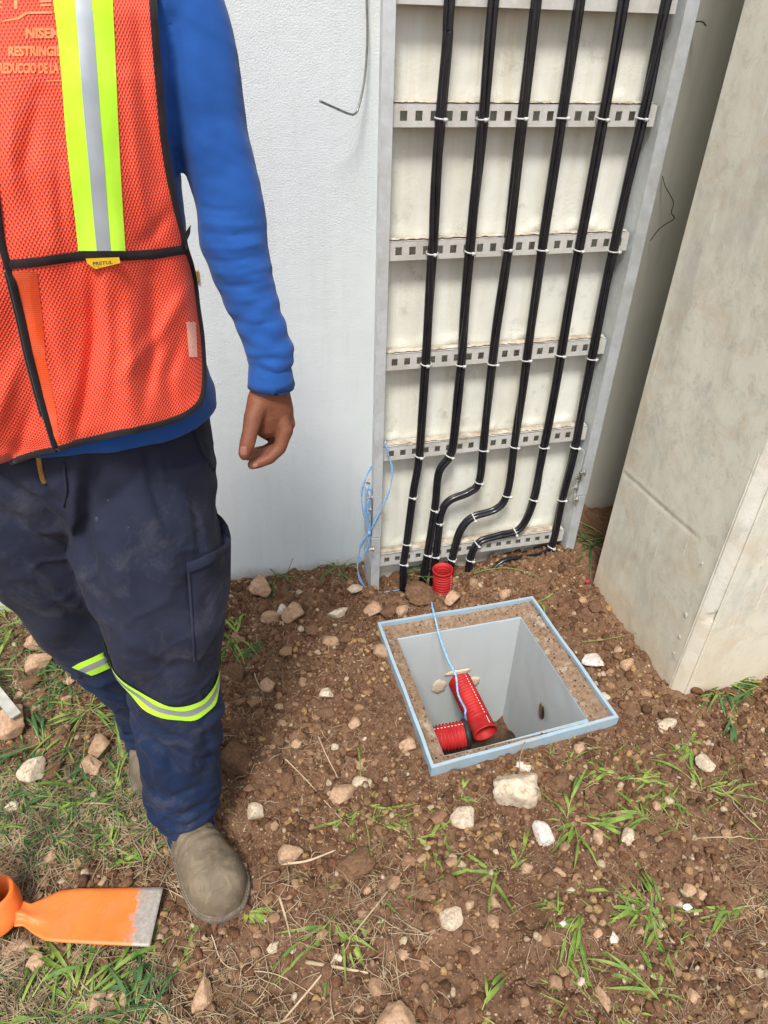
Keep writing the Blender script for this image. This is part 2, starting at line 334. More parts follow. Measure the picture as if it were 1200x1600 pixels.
class MB:
    def __init__(s): s.V = []; s.F = []; s.U = []
    def add(s, V, F, U=None):
        n = len(s.V); s.V += [tuple(v) for v in V]; s.F += [tuple(i + n for i in f) for f in F]
        s.U += [tuple(u) for u in U] if U is not None else [(0, 0)] * len(V); return s
    def box(s, x0, x1, y0, y1, z0, z1, bev=0.0):
        V = [(x, y, z) for x in (x0, x1) for y in (y0, y1) for z in (z0, z1)]
        return s.add(V, [(0, 1, 3, 2), (4, 6, 7, 5), (0, 4, 5, 1), (2, 3, 7, 6), (0, 2, 6, 4), (1, 5, 7, 3)])
    def tube(s, P, r, n=10, caps=True, ref=None):
        V, F, U = tube(P, r, n, caps, ref); return s.add(V, F, U)
    def make(s, name, m, parent=None, smooth=False, loc=None, uv=True): return build(name, s.V, s.F, m, parent, s.U if uv else None, smooth, loc)
def catmull(P, n=8):
    P = [np.array(p, float) for p in P]; Q = [2 * P[0] - P[1]] + P + [2 * P[-1] - P[-2]]; out = []
    for i in range(1, len(Q) - 2):
        a, b, c, d = Q[i - 1], Q[i], Q[i + 1], Q[i + 2]
        for k in range(n):
            t = k / n; out.append(0.5 * ((2 * b) + (c - a) * t + (2 * a - 5 * b + 4 * c - d) * t * t + (3 * b - a - 3 * c + d) * t ** 3))
    out.append(Q[-2]); return np.array(out)
def frames(P, ref=None):
    P = np.asarray(P, float); T = np.gradient(P, axis=0); T /= np.linalg.norm(T, axis=1)[:, None] + 1e-12
    A = []; B = []
    r = np.array(ref if ref is not None else ((0, -1, 0) if abs(T[0][1]) < 0.9 else (0, 0, 1)), float)
    prev = None
    for t in T:
        b = r if (ref is not None or prev is None) else prev
        b = b - t * (b @ t)
        if np.linalg.norm(b) < 1e-6: b = np.array([0, 0, 1.0]) - t * t[2]
        b /= np.linalg.norm(b); a = np.cross(b, t); A.append(a); B.append(b); prev = b
    return T, np.array(A), np.array(B)
def tube(P, r, n=10, caps=True, ref=None):
    """sweep; r: scalar, list of scalars or list of (side, front) radii"""
    P = np.asarray(P, float); T, A, B = frames(P, ref); V = []; U = []; L = 0
    for i, p in enumerate(P):
        ri = r if np.isscalar(r) else r[i]
        ra, rb = (ri, ri) if np.isscalar(ri) else ri
        if i: L += np.linalg.norm(P[i] - P[i - 1])
        for k in range(n):
            a = 2 * math.pi * k / n; V.append(p + A[i] * math.cos(a) * ra + B[i] * math.sin(a) * rb); U.append((k / n, L))
    F = [(i * n + k, i * n + (k + 1) % n, (i + 1) * n + (k + 1) % n, (i + 1) * n + k) for i in range(len(P) - 1) for k in range(n)]
    if caps: F.append(tuple(reversed(range(n)))); F.append(tuple(range((len(P) - 1) * n, len(P) * n)))
    return V, F, U
def capsule(a, b, ra, rb, n=16):
    a = np.array(a, float); b = np.array(b, float); d = b - a; L = np.linalg.norm(d) or 1e-6; d = d / L; P = []; r = []
    for k in range(5):
        t = math.pi / 2 * (1 - k / 4); P.append(a - d * ra * math.sin(t)); r.append(max(1e-4, ra * math.cos(t)))
    for k in range(5):
        t = math.pi / 2 * k / 4; P.append(b + d * rb * math.sin(t)); r.append(max(1e-4, rb * math.cos(t)))
    return tube(P, r, n, True, None)[:2]
def chain(pts, rad, n=14):
    out = []
    for i in range(len(pts) - 1): out.append(capsule(pts[i], pts[i + 1], rad[i], rad[i + 1], n))
    return out
def ellipsoid(c, r, n=20, rot=None):
    V = []; m = n // 2
    for i in range(m + 1):
        t = math.pi * i / m
        for k in range(n):
            p = 2 * math.pi * k / n; v = np.array([math.sin(t) * math.cos(p) * r[0], math.sin(t) * math.sin(p) * r[1], math.cos(t) * r[2]])
            if rot is not None: v = rot @ v
            V.append(np.array(c) + v)
    F = [(i * n + k, (i + 1) * n + k, (i + 1) * n + (k + 1) % n, i * n + (k + 1) % n) for i in range(m) for k in range(n)]
    return V, F
def union(parts, voxel, smooth=4, fac=0.5):
    """closed shapes fused into one continuous surface"""
    mb = MB()
    for p in parts: mb.add(p[0], p[1])
    me = bpy.data.meshes.new('tmp'); me.from_pydata([tuple(map(float, v)) for v in mb.V], [], mb.F); me.update()
    o = bpy.data.objects.new('tmp', me); COL.objects.link(o)
    md = o.modifiers.new('r', 'REMESH'); md.mode = 'VOXEL'; md.voxel_size = voxel
    if smooth: ms = o.modifiers.new('s', 'SMOOTH'); ms.iterations = smooth; ms.factor = fac
    dg = bpy.context.evaluated_depsgraph_get(); ev = o.evaluated_get(dg); em = ev.to_mesh()
    V = np.zeros(len(em.vertices) * 3, dtype=np.float32); em.vertices.foreach_get('co', V)
    N = np.zeros(len(em.vertices) * 3, dtype=np.float32); em.vertices.foreach_get('normal', N)
    F = [tuple(p.vertices) for p in em.polygons]
    ev.to_mesh_clear(); bpy.data.objects.remove(o); bpy.data.meshes.remove(me)
    return V.reshape(-1, 3).astype(float), F, N.reshape(-1, 3).astype(float)
def bvh(V, F): return BVHTree.FromPolygons([tuple(v) for v in V], [tuple(f) for f in F])
def cast(px, py, tree, off=0.0, guess=1.0):
    d = ray(px, py); loc, n, i, dist = tree.ray_cast(Vector(CAM), Vector(d).normalized())
    if loc is None:
        p = ony(px, py, guess); loc, n, i, dist = tree.find_nearest(Vector(p))
        # stay on the line of sight, at the depth of the nearest surface
        q = ony(px, py, loc[1]); return q, np.array(n)
    n = np.array(n); return np.array(loc) + n * off, n
def inter(x, X, Y): return float(np.interp(x, X, Y))
def text_mesh(s, bold=0.0):
    cu = bpy.data.curves.new('t', 'FONT'); cu.body = s; cu.size = 1; cu.offset = bold; cu.resolution_u = 3
    o = bpy.data.objects.new('t', cu); COL.objects.link(o); dg = bpy.context.evaluated_depsgraph_get(); dg.update()
    em = o.evaluated_get(dg).to_mesh(); V = np.array([v.co[:] for v in em.vertices]); F = [tuple(p.vertices) for p in em.polygons]
    o.evaluated_get(dg).to_mesh_clear(); bpy.data.objects.remove(o)
    V[:, 0] -= V[:, 0].min(); V[:, 0] /= V[:, 0].max(); V[:, 1] -= V[:, 1].min(); V[:, 1] /= V[:, 1].max(); return V, F
# ================================================================ GROUND
ZG, ZR = -0.012, 0.020            # soil beside the pit frame, top of the frame
PA, PB = onz(590, 972, ZR), onz(832, 932, ZR); PC, PD = onz(963, 1133, ZG), onz(673, 1213, ZG)
pit = [np.array([p[0], p[1]]) for p in (PA, PB, PC, PD)]
def inpit(x, y, shrink=0.0):
    r = np.ones(np.shape(x), bool); c = sum(pit) / 4
    for i in range(4):
        a = pit[i]; b = pit[(i + 1) % 4]; e = (b - a) / np.linalg.norm(b - a); n = np.array([e[1], -e[0]])   # inward for clockwise order
        if n @ (c - a) < 0: n = -n
        r &= ((x - a[0]) * n[0] + (y - a[1]) * n[1]) > shrink
    return r
def bumpf(x, y, cx, cy, r, h, ry=None): return h * np.exp(-((x - cx) / r) ** 2 - ((y - cy) / (ry or r)) ** 2)
def hgt(x, y):
    x = np.asarray(x, float); y = np.asarray(y, float)
    near = np.exp(-np.maximum(0, np.hypot(x - 0.4, y - 1.0) - 1.8) / 2)
    h = fbm(x * 3 + 5, y * 3, 3) * 0.022 + fbm(x * 13, y * 13, 4) * 0.017 + fbm(x * 55 + 3, y * 55, 3) * 0.0085 * near
    cl = np.maximum(0, fbm(x * 26 + 50, y * 26 + 9, 2) - 0.14) * 0.055; h = h + cl * near
    h = h - 0.010
    h = h + bumpf(x, y, 0.97, 1.63, 0.16, 0.058, 0.07) + bumpf(x, y, 0.80, 1.62, 0.09, 0.022, 0.05)
    h = h - bumpf(x, y, 0.55, 1.66, 0.09, 0.035, 0.05) + bumpf(x, y, 0.50, 1.58, 0.10, 0.012, 0.05)
    h = h + bumpf(x, y, -0.05, 1.75, 0.2, 0.02, 0.07) + bumpf(x, y, 1.15, 1.75, 0.15, 0.03, 0.2)
    h = h + bumpf(x, y, 0.35, 0.55, 0.35, 0.02)
    # soil falls quietly to the pit frame's level
    cx, cy = 0.66, 1.23; dd = np.maximum(np.abs(x - cx) - 0.26, np.abs(y - cy) - 0.26); w = np.clip(1 - dd / 0.10, 0, 1); w = w * w
    h = h * (1 - w) + (ZG + 0.30 * (h + 0.01)) * w
    # trodden flat under the boots
    for bx, by in ((-0.16, 0.88), (-0.26, 1.18)):
        q = np.exp(-((x - bx) / 0.10) ** 2 - ((y - by) / 0.18) ** 2); h = h * (1 - q) + (-0.004) * q
    return h
def axis(lo, hi, step, far):
    a = np.arange(lo, hi, step).tolist(); s = step; v = hi
    while v < far: a.append(v); s *= 1.25; v += s
    s = step; v = lo - step; b = []
    while v > -far: b.append(v); s *= 1.25; v -= s
    return np.array(b[::-1] + a)
_hx = np.arange(-1.1, 2.0, 0.003); _hy = np.arange(0.15, 2.1, 0.003); HG = hgt(*np.meshgrid(_hx, _hy, indexing='ij'))
def hz(x, y): return float(HG[min(len(_hx) - 1, max(0, int((x + 1.1) / 0.003 + .5))), min(len(_hy) - 1, max(0, int((y - 0.15) / 0.003 + .5)))])
ax = axis(-0.95, 1.75, 0.0042, 80); ay = axis(0.2, 1.95, 0.0042, 80)
gx, gy = np.meshgrid(ax, ay, indexing='ij'); gz = hgt(gx, gy)
nx, ny = gx.shape; idx = np.arange(nx * ny).reshape(nx, ny)
Fq = np.stack([idx[:-1, :-1], idx[1:, :-1], idx[1:, 1:], idx[:-1, 1:]], -1).reshape(-1, 4)
mx = (gx[:-1, :-1] + gx[1:, 1:]) / 2; my = (gy[:-1, :-1] + gy[1:, 1:]) / 2
Fq = Fq[~inpit(mx, my, 0.006).reshape(-1)]
o = build('ground', np.stack([gx, gy, gz], -1).reshape(-1, 3), Fq, MT['soil']); tag(o, kind='structure')
del gx, gy, gz, idx

# ================================================================ WALLS
def profile(name, pts, z0, z1, m, label, cat, seg=1):
    V = []; F = []; n = len(pts); zs = np.linspace(z0, z1, seg + 1)
    for z in zs: V += [(p[0], p[1], z) for p in pts]
    for j in range(seg): F += [(j * n + i, j * n + (i + 1) % n, (j + 1) * n + (i + 1) % n, (j + 1) * n + i) for i in range(n)]
    F.append(tuple(range(n * seg, n * seg + n))); F.append(tuple(reversed(range(n))))
    o = build(name, V, F, m, None, None, False, (pts[0][0], pts[0][1], 0)); return tag(o, label, cat)
arc = [(0.4465 + 0.004 * math.sin(t), 1.804 - 0.004 * math.cos(t)) for t in np.linspace(0, math.pi / 2, 10)]
o = profile('plaster_wall', [(-7, 1.80)] + arc + [(0.4505, 2.1), (-7, 2.1)], -0.25, 3.4, MT['plaster'], 'white stippled plaster wall behind the worker with a rounded end beside the ladder', 'wall')
V = []
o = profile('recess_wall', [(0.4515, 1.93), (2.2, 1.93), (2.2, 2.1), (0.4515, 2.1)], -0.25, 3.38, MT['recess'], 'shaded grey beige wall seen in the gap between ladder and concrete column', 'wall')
o = profile('light_block_wall', [(1.62, 1.52), (2.2, 1.52), (2.2, 1.926), (1.62, 1.926)], -0.25, 3.36, MT['recess'], 'shaded return wall closing the gap behind the concrete column', 'wall')  # added out of view so that the gap stays dark
# cream panel the ladder is fixed to: rough face, lower edge ragged
YP = 1.722
nxp, nzp = 90, 300
xs = np.linspace(0.452, 1.088, nxp); zs = np.linspace(-0.12, 2.6, nzp)
X, Z = np.meshgrid(xs, zs, indexing='ij')
prot = fbm(X * 7, Z * 7, 4) * 0.0015 + fbm(X * 40, Z * 25, 3) * 0.0010
for zr in (1.353, 1.068, 0.783, 0.50, 0.108): # cement smears and cracks pressed out above each rung
    prot = prot + 0.006 * np.exp(-((Z - zr - 0.012) / 0.012) ** 2) * np.clip(fbm(X * 22 + zr * 31, Z * 9, 3) + 0.1, 0, 1) * 2
edge = np.minimum(X - 0.452, 1.088 - X); prot = prot - 0.006 * np.exp(-edge / 0.006)
Vp = np.stack([X, YP - prot, Z], -1).reshape(-1, 3); ii = np.arange(nxp * nzp).reshape(nxp, nzp)
Fp = np.stack([ii[:-1, :-1], ii[1:, :-1], ii[1:, 1:], ii[:-1, 1:]], -1).reshape(-1, 4)
Vb = [(0.452, YP, -0.12), (1.088, YP, -0.12), (1.088, YP, 2.6), (0.452, YP, 2.6), (0.452, 1.926, -0.12), (1.088, 1.926, -0.12), (1.088, 1.926, 2.6), (0.452, 1.926, 2.6)]
n0 = len(Vp); Fp = [tuple(f) for f in Fp.tolist()]
lft = ii[0, :].tolist(); rgt = ii[-1, :].tolist()
Vall = np.vstack([Vp, np.array(Vb)])
Fp += [(n0, n0 + 3, n0 + 7, n0 + 4), (n0 + 1, n0 + 5, n0 + 6, n0 + 2), (n0 + 3, n0 + 2, n0 + 6, n0 + 7)]
o = build('cement_panel', Vall, Fp, MT['panel'], loc=(0.77, 1.75, 0)); tag(o, 'cream cement slab with weather streaks directly behind the ladder rungs and cables', 'wall panel')

# concrete column with chamfered front corner
XC = 1.132; YF = 1.038; YB = 1.512; ch = 0.026
def col_profile(z): return [(XC, YB), (XC, YF + ch), (XC + ch, YF), (XC + 0.75, YF), (XC + 0.75, YB)]
colr = thing('concrete_column', (XC + 0.3, 1.27, 0), 'big smooth beige concrete column with a whitish chamfered corner right of the pit', 'column')
def grid_face(p0, p1, z0, z1, nu, nz, amp, n, seed=0, off=0.0):
    u = np.linspace(0, 1, nu); z = np.linspace(z0, z1, nz); U, Z = np.meshgrid(u, z, indexing='ij')
    X = p0[0] + (p1[0] - p0[0]) * U; Y = p0[1] + (p1[1] - p0[1]) * U
    w = np.minimum(1, np.minimum(U, 1 - U) * 20)
    d = (fbm(U * 2 + seed, Z * 2.2, 4) * amp + fbm(U * 16 + seed, Z * 22, 3) * amp * 0.10) * w + off
    return np.stack([X + n[0] * d, Y + n[1] * d, Z], -1).reshape(-1, 3), [(i * nz + j, (i + 1) * nz + j, (i + 1) * nz + j + 1, i * nz + j + 1) for i in range(nu - 1) for j in range(nz - 1)]
mb = MB(); P = col_profile(0)
V, F = grid_face(P[0], P[1], -0.2, 3.2, 110, 620, 0.005, (-1, 0))
sa = onx(970, 735, XC); sb = onx(1098, 848, XC); ln = sa[2] + (V[:, 1] - sa[1]) * (sb[2] - sa[2]) / (sb[1] - sa[1])   # step left by the formwork
fade = np.clip((V[:, 1] - sb[1]) / 0.05, 0, 1) * np.clip((YB - V[:, 1]) / 0.02, 0, 1)
V[:, 0] += fade * (0.0018 * np.exp(-((ln - V[:, 2]) / 0.006) ** 2) - 0.0008 * np.exp(-((ln - V[:, 2] + 0.012) / 0.010) ** 2)); mb.add(V, F)
V, F = grid_face(P[2], P[3], -0.2, 3.2, 50, 220, 0.005, (0, -1), 9); mb.add(V, F)
mb.add([(P[3][0], P[3][1], -0.2), (P[4][0], P[4][1], -0.2), (P[4][0], P[4][1], 3.2), (P[3][0], P[3][1], 3.2)], [(0, 1, 2, 3)])
mb.add([(P[4][0], P[4][1], -0.2), (P[0][0], P[0][1], -0.2), (P[0][0], P[0][1], 3.2), (P[4][0], P[4][1], 3.2)], [(0, 1, 2, 3)])
mb.add([(p[0], p[1], 3.2) for p in P], [tuple(range(5))])
mb.make('shaft', MT['column'], colr, smooth=True)
c1 = np.array(P[1]); c2 = np.array(P[2])
V, F = grid_face(tuple(c1 + (-0.0015, 0.006)), tuple(c2 + (0.006, -0.0015)), -0.2, 3.2, 8, 700, 0.0, (-0.7, -0.7))
V = np.array(V); U = np.tile(np.linspace(0, 1, 8)[:, None], (1, 700)).ravel(); zz = V[:, 2]
d = 0.0030 * np.sin(U * math.pi) + fbm(U * 3, zz * 110, 3) * 0.0005 + fbm(U * 2, zz * 14, 2) * 0.002 + np.where(vnoise(zz * 14, U * 2) > 0.44, -0.005, 0)
V[:, 0] -= d * 0.7; V[:, 1] -= d * 0.7
build('chamfer', V, F, MT['chamfer'], colr)
# raised formwork seam running down across the left face, and a pale seam on the front face
def seam(parent, pts, w, h, m, name, nrm, seed=1):
    V = []; F = []; rs = random.Random(seed); pts = [np.array(p) for p in pts]
    for i, p in enumerate(pts):
        t = pts[min(i + 1, len(pts) - 1)] - pts[max(i - 1, 0)]; t = t / np.linalg.norm(t); s = np.cross(t, nrm); ww = w * rs.uniform(0.5, 1.3)
        V += [p + s * ww - nrm * 0.004, p + nrm * h * rs.uniform(0.5, 1.1), p - s * ww - nrm * 0.004]
    for i in range(len(pts) - 1):
        a = i * 3; F += [(a, a + 1, a + 4, a + 3), (a + 1, a + 2, a + 5, a + 4)]
    return build(name, V, F, m, parent, None, True)
a = onx(970, 735, XC - 0.001); b = onx(1098, 848, XC - 0.001)
a = ony(1215, 830, YF - 0.001); b = ony(1168, 930, YF - 0.001)
seam(colr, [a + (b - a) * t for t in np.linspace(-1.5, 1.6, 60)], 0.005, 0.004, MT['chamfer'], 'formwork_seam', np.array([0, -1., 0]), 4)
for k, (px, py, s) in enumerate(((1072, 960, 0.010), (1062, 995, 0.009), (1053, 1020, 0.006), (1098, 880, 0.005))):
    p = onx(px, py, XC - 0.001); Vv = []; rs = random.Random(k)
    for i in range(14):
        an = 2 * math.pi * i / 14; r = s * rs.uniform(0.7, 1.15); Vv.append(p + np.array([-0.0005, math.cos(an) * r * 0.8, math.sin(an) * r]))
    Vv.append(p + np.array([-0.0035, 0, 0]))
    build('plaster_dab', Vv, [(i, (i + 1) % 14, 14) for i in range(14)], MT['chamfer'], colr)

# ================================================================ CABLE LADDER
YL = 1.662                        # front of the side rails
lad = thing('cable_ladder', (0.775, 1.69, -0.03), 'tall galvanised cable ladder with slotted rungs fixed upright to the cream panel', 'cable ladder')
def rail(x0, x1, z0, z1, side):
    mb = MB()                     # side=+1: web at x1 (right rail), flanges point inwards
    xw = x1 if side > 0 else x0; t = 0.0022
    mb.box(x0, x1, YL, YL + t, z0, z1)
    mb.box(xw - t if side > 0 else xw, xw if side > 0 else xw + t, YL + t, 1.758, z0, z1)
    mb.box(x0 + 0.0 if side > 0 else x0 + t, x1 - t if side > 0 else x1, 1.758, 1.760, z0, z1)
    return mb
XL0, XL1 = 0.4200, 0.4465; XR0, XR1 = 1.100, 1.133
# left rail: narrow front flange; right rail web faces the cables
mbl = MB(); mbl.box(XL0, XL1, YL, YL + 0.0025, 0.20, 2.5); mbl.box(XL0 + 0.009, XL0 + 0.0115, YL + 0.0025, 1.720, 0.20, 2.5); mbl.make('side_rail', MT['galv'], lad)
mbl = MB(); mbl.box(XL0 - 0.0028, XL1 - 0.002, YL - 0.003, YL - 0.0004, -0.13, 0.197); mbl.box(XL0 - 0.0028, XL0 - 0.0003, YL - 0.0004, 1.755, -0.13, 0.197); mbl.make('rail_extension', MT['galv'], lad)
mbr = MB(); mbr.box(XR0, XR1, YL, YL + 0.0025, 0.26, 2.5); mbr.box(XR0, XR0 + 0.0025, YL + 0.0025, 1.76, 0.26, 2.5); mbr.make('side_rail', MT['galv'], lad)
mbr = MB(); mbr.box(XR0 - 0.003, XR1 - 0.004, YL - 0.003, YL - 0.0004, -0.13, 0.257); mbr.box(XR0 - 0.003, XR0 - 0.0003, YL - 0.0004, 1.76, -0.13, 0.257); mbr.make('rail_extension', MT['galv'], lad)
mbs = MB(); mbs.box(XR0 - 0.0055, XR0 - 0.0033, YL + 0.008, 1.719, 0.22, 0.42); mbs.make('splice_plate', MT['galv'], lad)
mbs = MB(); mbs.box(XL0 - 0.0055, XL0 - 0.0031, YL + 0.008, 1.748, 0.10, 0.34); mbs.make('splice_plate', MT['galv'], lad)
def bolt(px, py, X, d=-1, r=0.0095):
    p = onx(px, py, X); mb = MB()
    mb.tube([p + np.array([0.001 * -d, 0, 0]), p + np.array([0.002 * d, 0, 0])], r * 1.35, 16)
    mb.tube([p + np.array([0.0021 * d, 0, 0]), p + np.array([0.009 * d, 0, 0])], r, 6)
    mb.tube([p + np.array([0.0091 * d, 0, 0]), p + np.array([0.014 * d, 0, 0])], r * 0.5, 10)
    mb.make('bolt', MT['bolt'], lad)
for px, py in ((912, 738), (903, 746), (899, 762), (901, 780)): bolt(px, py, XR0 - 0.006, -1)
for px, py in ((577, 753), (581, 777), (579, 796), (583, 858)): bolt(px, py, XL0 - 0.0065, -1, 0.006)
def rung(z0, h, x0, x1, name='rung', holes=True):
    if holes: z0 += 0.003; h -= 0.008
    y0 = 1.678; mb = MB(); pitch = 0.0348; hw, hh = 0.0082, 0.0098; zc = z0 + h / 2
    n = int((x1 - x0) / pitch); xs = [x0]; off = ((x1 - x0) - n * pitch) / 2
    for i in range(n): c = x0 + off + pitch * (i + 0.5); xs += [c - hw, c + hw]
    xs.append(x1); zsn = [z0, zc - hh, zc + hh, z0 + h]; t = 0.0025
    for i in range(len(xs) - 1):
        for j in range(3):
            if holes and j == 1 and i % 2 == 1: continue
            a = (xs[i], xs[i + 1]); b = (zsn[j], zsn[j + 1])
            mb.add([(a[0], y0, b[0]), (a[1], y0, b[0]), (a[1], y0, b[1]), (a[0], y0, b[1])], [(0, 1, 2, 3)])
            mb.add([(a[0], y0 + t, b[0]), (a[1], y0 + t, b[0]), (a[1], y0 + t, b[1]), (a[0], y0 + t, b[1])], [(3, 2, 1, 0)])
        if holes and i % 2 == 1:
            p, q, r_, s = xs[i], xs[i + 1], zsn[1], zsn[2]
            mb.add([(p, y0, r_), (q, y0, r_), (q, y0, s), (p, y0, s), (p, y0 + t, r_), (q, y0 + t, r_), (q, y0 + t, s), (p, y0 + t, s)], [(0, 4, 5, 1), (1, 5, 6, 2), (2, 6, 7, 3), (3, 7, 4, 0)])
    mb.box(x0, x1, y0 + t, 1.716, z0 + h - t, z0 + h + 0.0005); mb.box(x0, x1, y0 + t, 1.716, z0 - 0.0005, z0 + t)
    mb.box(x1 - t, x1 + 0.0005, y0 + t, 1.716, z0 + t, z0 + h - t); mb.box(x0 - 0.0005, x0 + t, y0 + t, 1.716, z0 + t, z0 + h - t)
    r = mb.make(name, MT['rung'], lad)
    # grit lying on the rung's upper flange
    V = []; F = []; k = 90; rs = np.random.RandomState(int(z0 * 1000))
    for i in range(k + 1):
        x = x0 + 0.004 + (x1 - x0 - 0.008) * i / k; w = 0.028 + 0.008 * rs.rand()
        for j in range(5): V.append((x, 1.7165 - w * j / 4, z0 + h + 0.0008 + (0.004 * rs.rand() + 0.003) * math.sin(math.pi * min(1, (5 - j) / 5))))
    F = [(i * 5 + j, (i + 1) * 5 + j, (i + 1) * 5 + j + 1, i * 5 + j + 1) for i in range(k) for j in range(4)]
    if holes: build('grit', V, F, MT['rung_grit'], r)
RZ = [1.306, 1.020, 0.735, 0.456, 0.064]
for z, x1 in zip(RZ, (1.094, 1.0935, 1.0935, 1.0935, 1.090)): rung(z, 0.052, XL1 + 0.0012, x1)
rung(1.81, 0.052, XL1 + 0.0012, 1.094); rung(2.1, 0.052, XL1 + 0.0012, 1.094)
rung(1.528, 0.07, XL1 + 0.0012, 1.088, 'cross_plate', False)

# ================================================================ CABLES
YC = 1.672
paths = [
 ([(703, 0), (700, 60), (689, 185), (675, 395), (666, 568), (656, 712), (646, 770), (635, 848), (630, 880), (629, 915)], [185, 400, 572, 713, 775, 848, 880], 'straight cable bundle nearest the ladder\'s left rail, running down into the soil'),
 ([(771, 0), (754, 185), (735, 393), (720, 570), (710, 680), (703, 712), (686, 738), (680, 790), (668, 870), (660, 915)], [185, 393, 572, 712, 795, 865], 'second cable bundle from the left, kinked left at the fourth rung'),
 ([(838, 0), (816, 185), (793, 390), (770, 568), (756, 690), (748, 752), (733, 769), (703, 782), (690, 800), (685, 830), (676, 905)], [185, 392, 565, 703, 753, 815, 868], 'third cable bundle, bending left just above the red pipe stub'),
 ([(905, 0), (879, 185), (848, 390), (823, 562), (805, 690), (793, 770), (775, 796), (740, 808), (722, 825), (712, 850), (704, 885)], [185, 393, 563, 698, 774, 808, 872], 'fourth cable bundle, sweeping left below the fourth rung'),
 ([(975, 0), (941, 185), (905, 390), (876, 555), (851, 690), (835, 775), (813, 824), (780, 836), (750, 846), (737, 866), (732, 895)], [185, 388, 555, 698, 778, 830, 850, 873], 'fifth cable bundle, making the lowest sweep to the left'),
 ([(1042, 0), (1003, 185), (959, 392), (925, 560), (898, 698), (878, 780), (863, 852), (845, 868), (812, 872), (790, 876), (772, 888)], [185, 388, 557, 697, 778, 855], 'rightmost cable bundle, turning flat along the soil under the lowest rung')]
for ci, (pp, ties, lab) in enumerate(paths):
    pts = []
    for (px, py) in pp:
        dy = 0.0
        if py > 840: dy = -0.012 * (py - 840) / 60
        if ci == 5 and py > 852: dy = -0.020 - 0.0003 * (860 - px)
        pts.append(ony(px, py, YC + dy))
    d0 = pts[0] - pts[1]; top = pts[0] + np.array([0.0, 0, 2.45 - pts[0][2]]); pts = [top, (top + pts[0]) / 2] + pts
    last = pts[-1]; pts.append(last + np.array([0.0 if ci < 5 else -0.03, -0.006, -0.07 if ci < 5 else -0.03]))
    C = catmull(pts, 14)
    root = thing('cable_bundle', (C[-8][0], C[-8][1], C[-8][2]), 'black ' + lab, 'cable', 'black power cable bundles tied to the ladder')
    T, A, B = frames(C, (0, -1, 0)); L = np.concatenate([[0], np.cumsum(np.linalg.norm(np.diff(C, axis=0), axis=1))])
    ns = 3; rad = 0.0067
    for k in range(ns):
        ph = 2 * math.pi * k / ns + ci; Q = []
        for i in range(len(C)):
            an = ph + 1.3 * math.sin(L[i] * 2.1 + ci * 2) + 0.6 * math.sin(L[i] * 7 + ci); wob = rad * (1.10 + 0.18 * math.sin(L[i] * 9 + k * 2 + ci * 3))
            Q.append(C[i] + A[i] * math.cos(an) * wob * 0.92 + B[i] * math.sin(an) * wob * 0.92)
        V, F, U = tube(Q, rad, 12); build('cable', V, F, MT['cable'], root, U)
    for py in ties:
        ps = [proj(c)[1] for c in C]; j = min(range(len(C)), key=lambda i: abs(ps[i] - py) + (0 if i > 10 else 50))
        if ci in (2, 3, 4, 5) and py > 740: 
            j = min(range(len(C)), key=lambda i: abs(ps[i] - py))
        t, a, b = T[j], A[j], B[j]; t = t + b * random.uniform(-0.12, 0.12) + a * random.uniform(-0.1, 0.1); t /= np.linalg.norm(t)
        a = a - t * (a @ t); a /= np.linalg.norm(a); b = np.cross(t, a)
        if b[1] > 0: b = -b
        mb = MB(); rr = 0.0153; n = 24
        for q, (hw) in enumerate([0.0017]):
            V = []; 
            for i in range(n):
                an = 2 * math.pi * i / n; e = a * math.cos(an) + b * math.sin(an)
                for (r2, h2) in ((rr - 0.002, -hw), (rr, -hw), (rr, hw), (rr - 0.002, hw)): V.append(C[j] + e * r2 + t * h2)
            F = [(i * 4 + k, i * 4 + (k + 1) % 4, ((i + 1) % n) * 4 + (k + 1) % 4, ((i + 1) % n) * 4 + k) for i in range(n) for k in range(4)]
            mb.add(V, F)
        hd = C[j] + b * (rr + 0.001) + a * random.uniform(0.0, 0.009)
        e = 0.0042
        V = [hd + a * sx * e + b * sy * 0.003 + t * sz * 0.0036 for sx in (-1, 1) for sy in (-1, 1) for sz in (-1, 1)]
        mb.add(V, [(0, 1, 3, 2), (4, 6, 7, 5), (0, 4, 5, 1), (2, 3, 7, 6), (0, 2, 6, 4), (1, 5, 7, 3)])
        mb.make('cable_tie', MT['tie'], root, True)

# ================================================================ PIT, FRAME
ZL = ZR - 0.027                   # ledge level
pitr = thing('cable_pit', (0.65, 1.22, ZG), 'square pull pit with pale blue steel rim and painted concrete walls, open in the soil', 'pit')
oa, ob, oc, od = [onz(px, py, ZL) for px, py in ((621, 998), (814, 964), (921, 1129), (694, 1181))]
OUT = [np.array([p[0], p[1]]) for p in (PA, PB, PC, PD)]; OPN = [np.array([p[0], p[1]]) for p in (oa, ob, oc, od)]
cen = sum(OUT) / 4
def inset(Q, d):
    c = sum(Q) / 4; L = []
    for i in range(4):
        a, b = Q[i], Q[(i + 1) % 4]; e = (b - a) / np.linalg.norm(b - a); n = np.array([e[1], -e[0]])
        if n @ (c - a) < 0: n = -n
        L.append((a + n * d, e))
    R_ = []
    for i in range(4):
        (p, e), (q, f) = L[i - 1], L[i]; M2 = np.array([e, -f]).T; t = np.linalg.solve(M2, q - p); R_.append(p + e * t[0])
    return R_
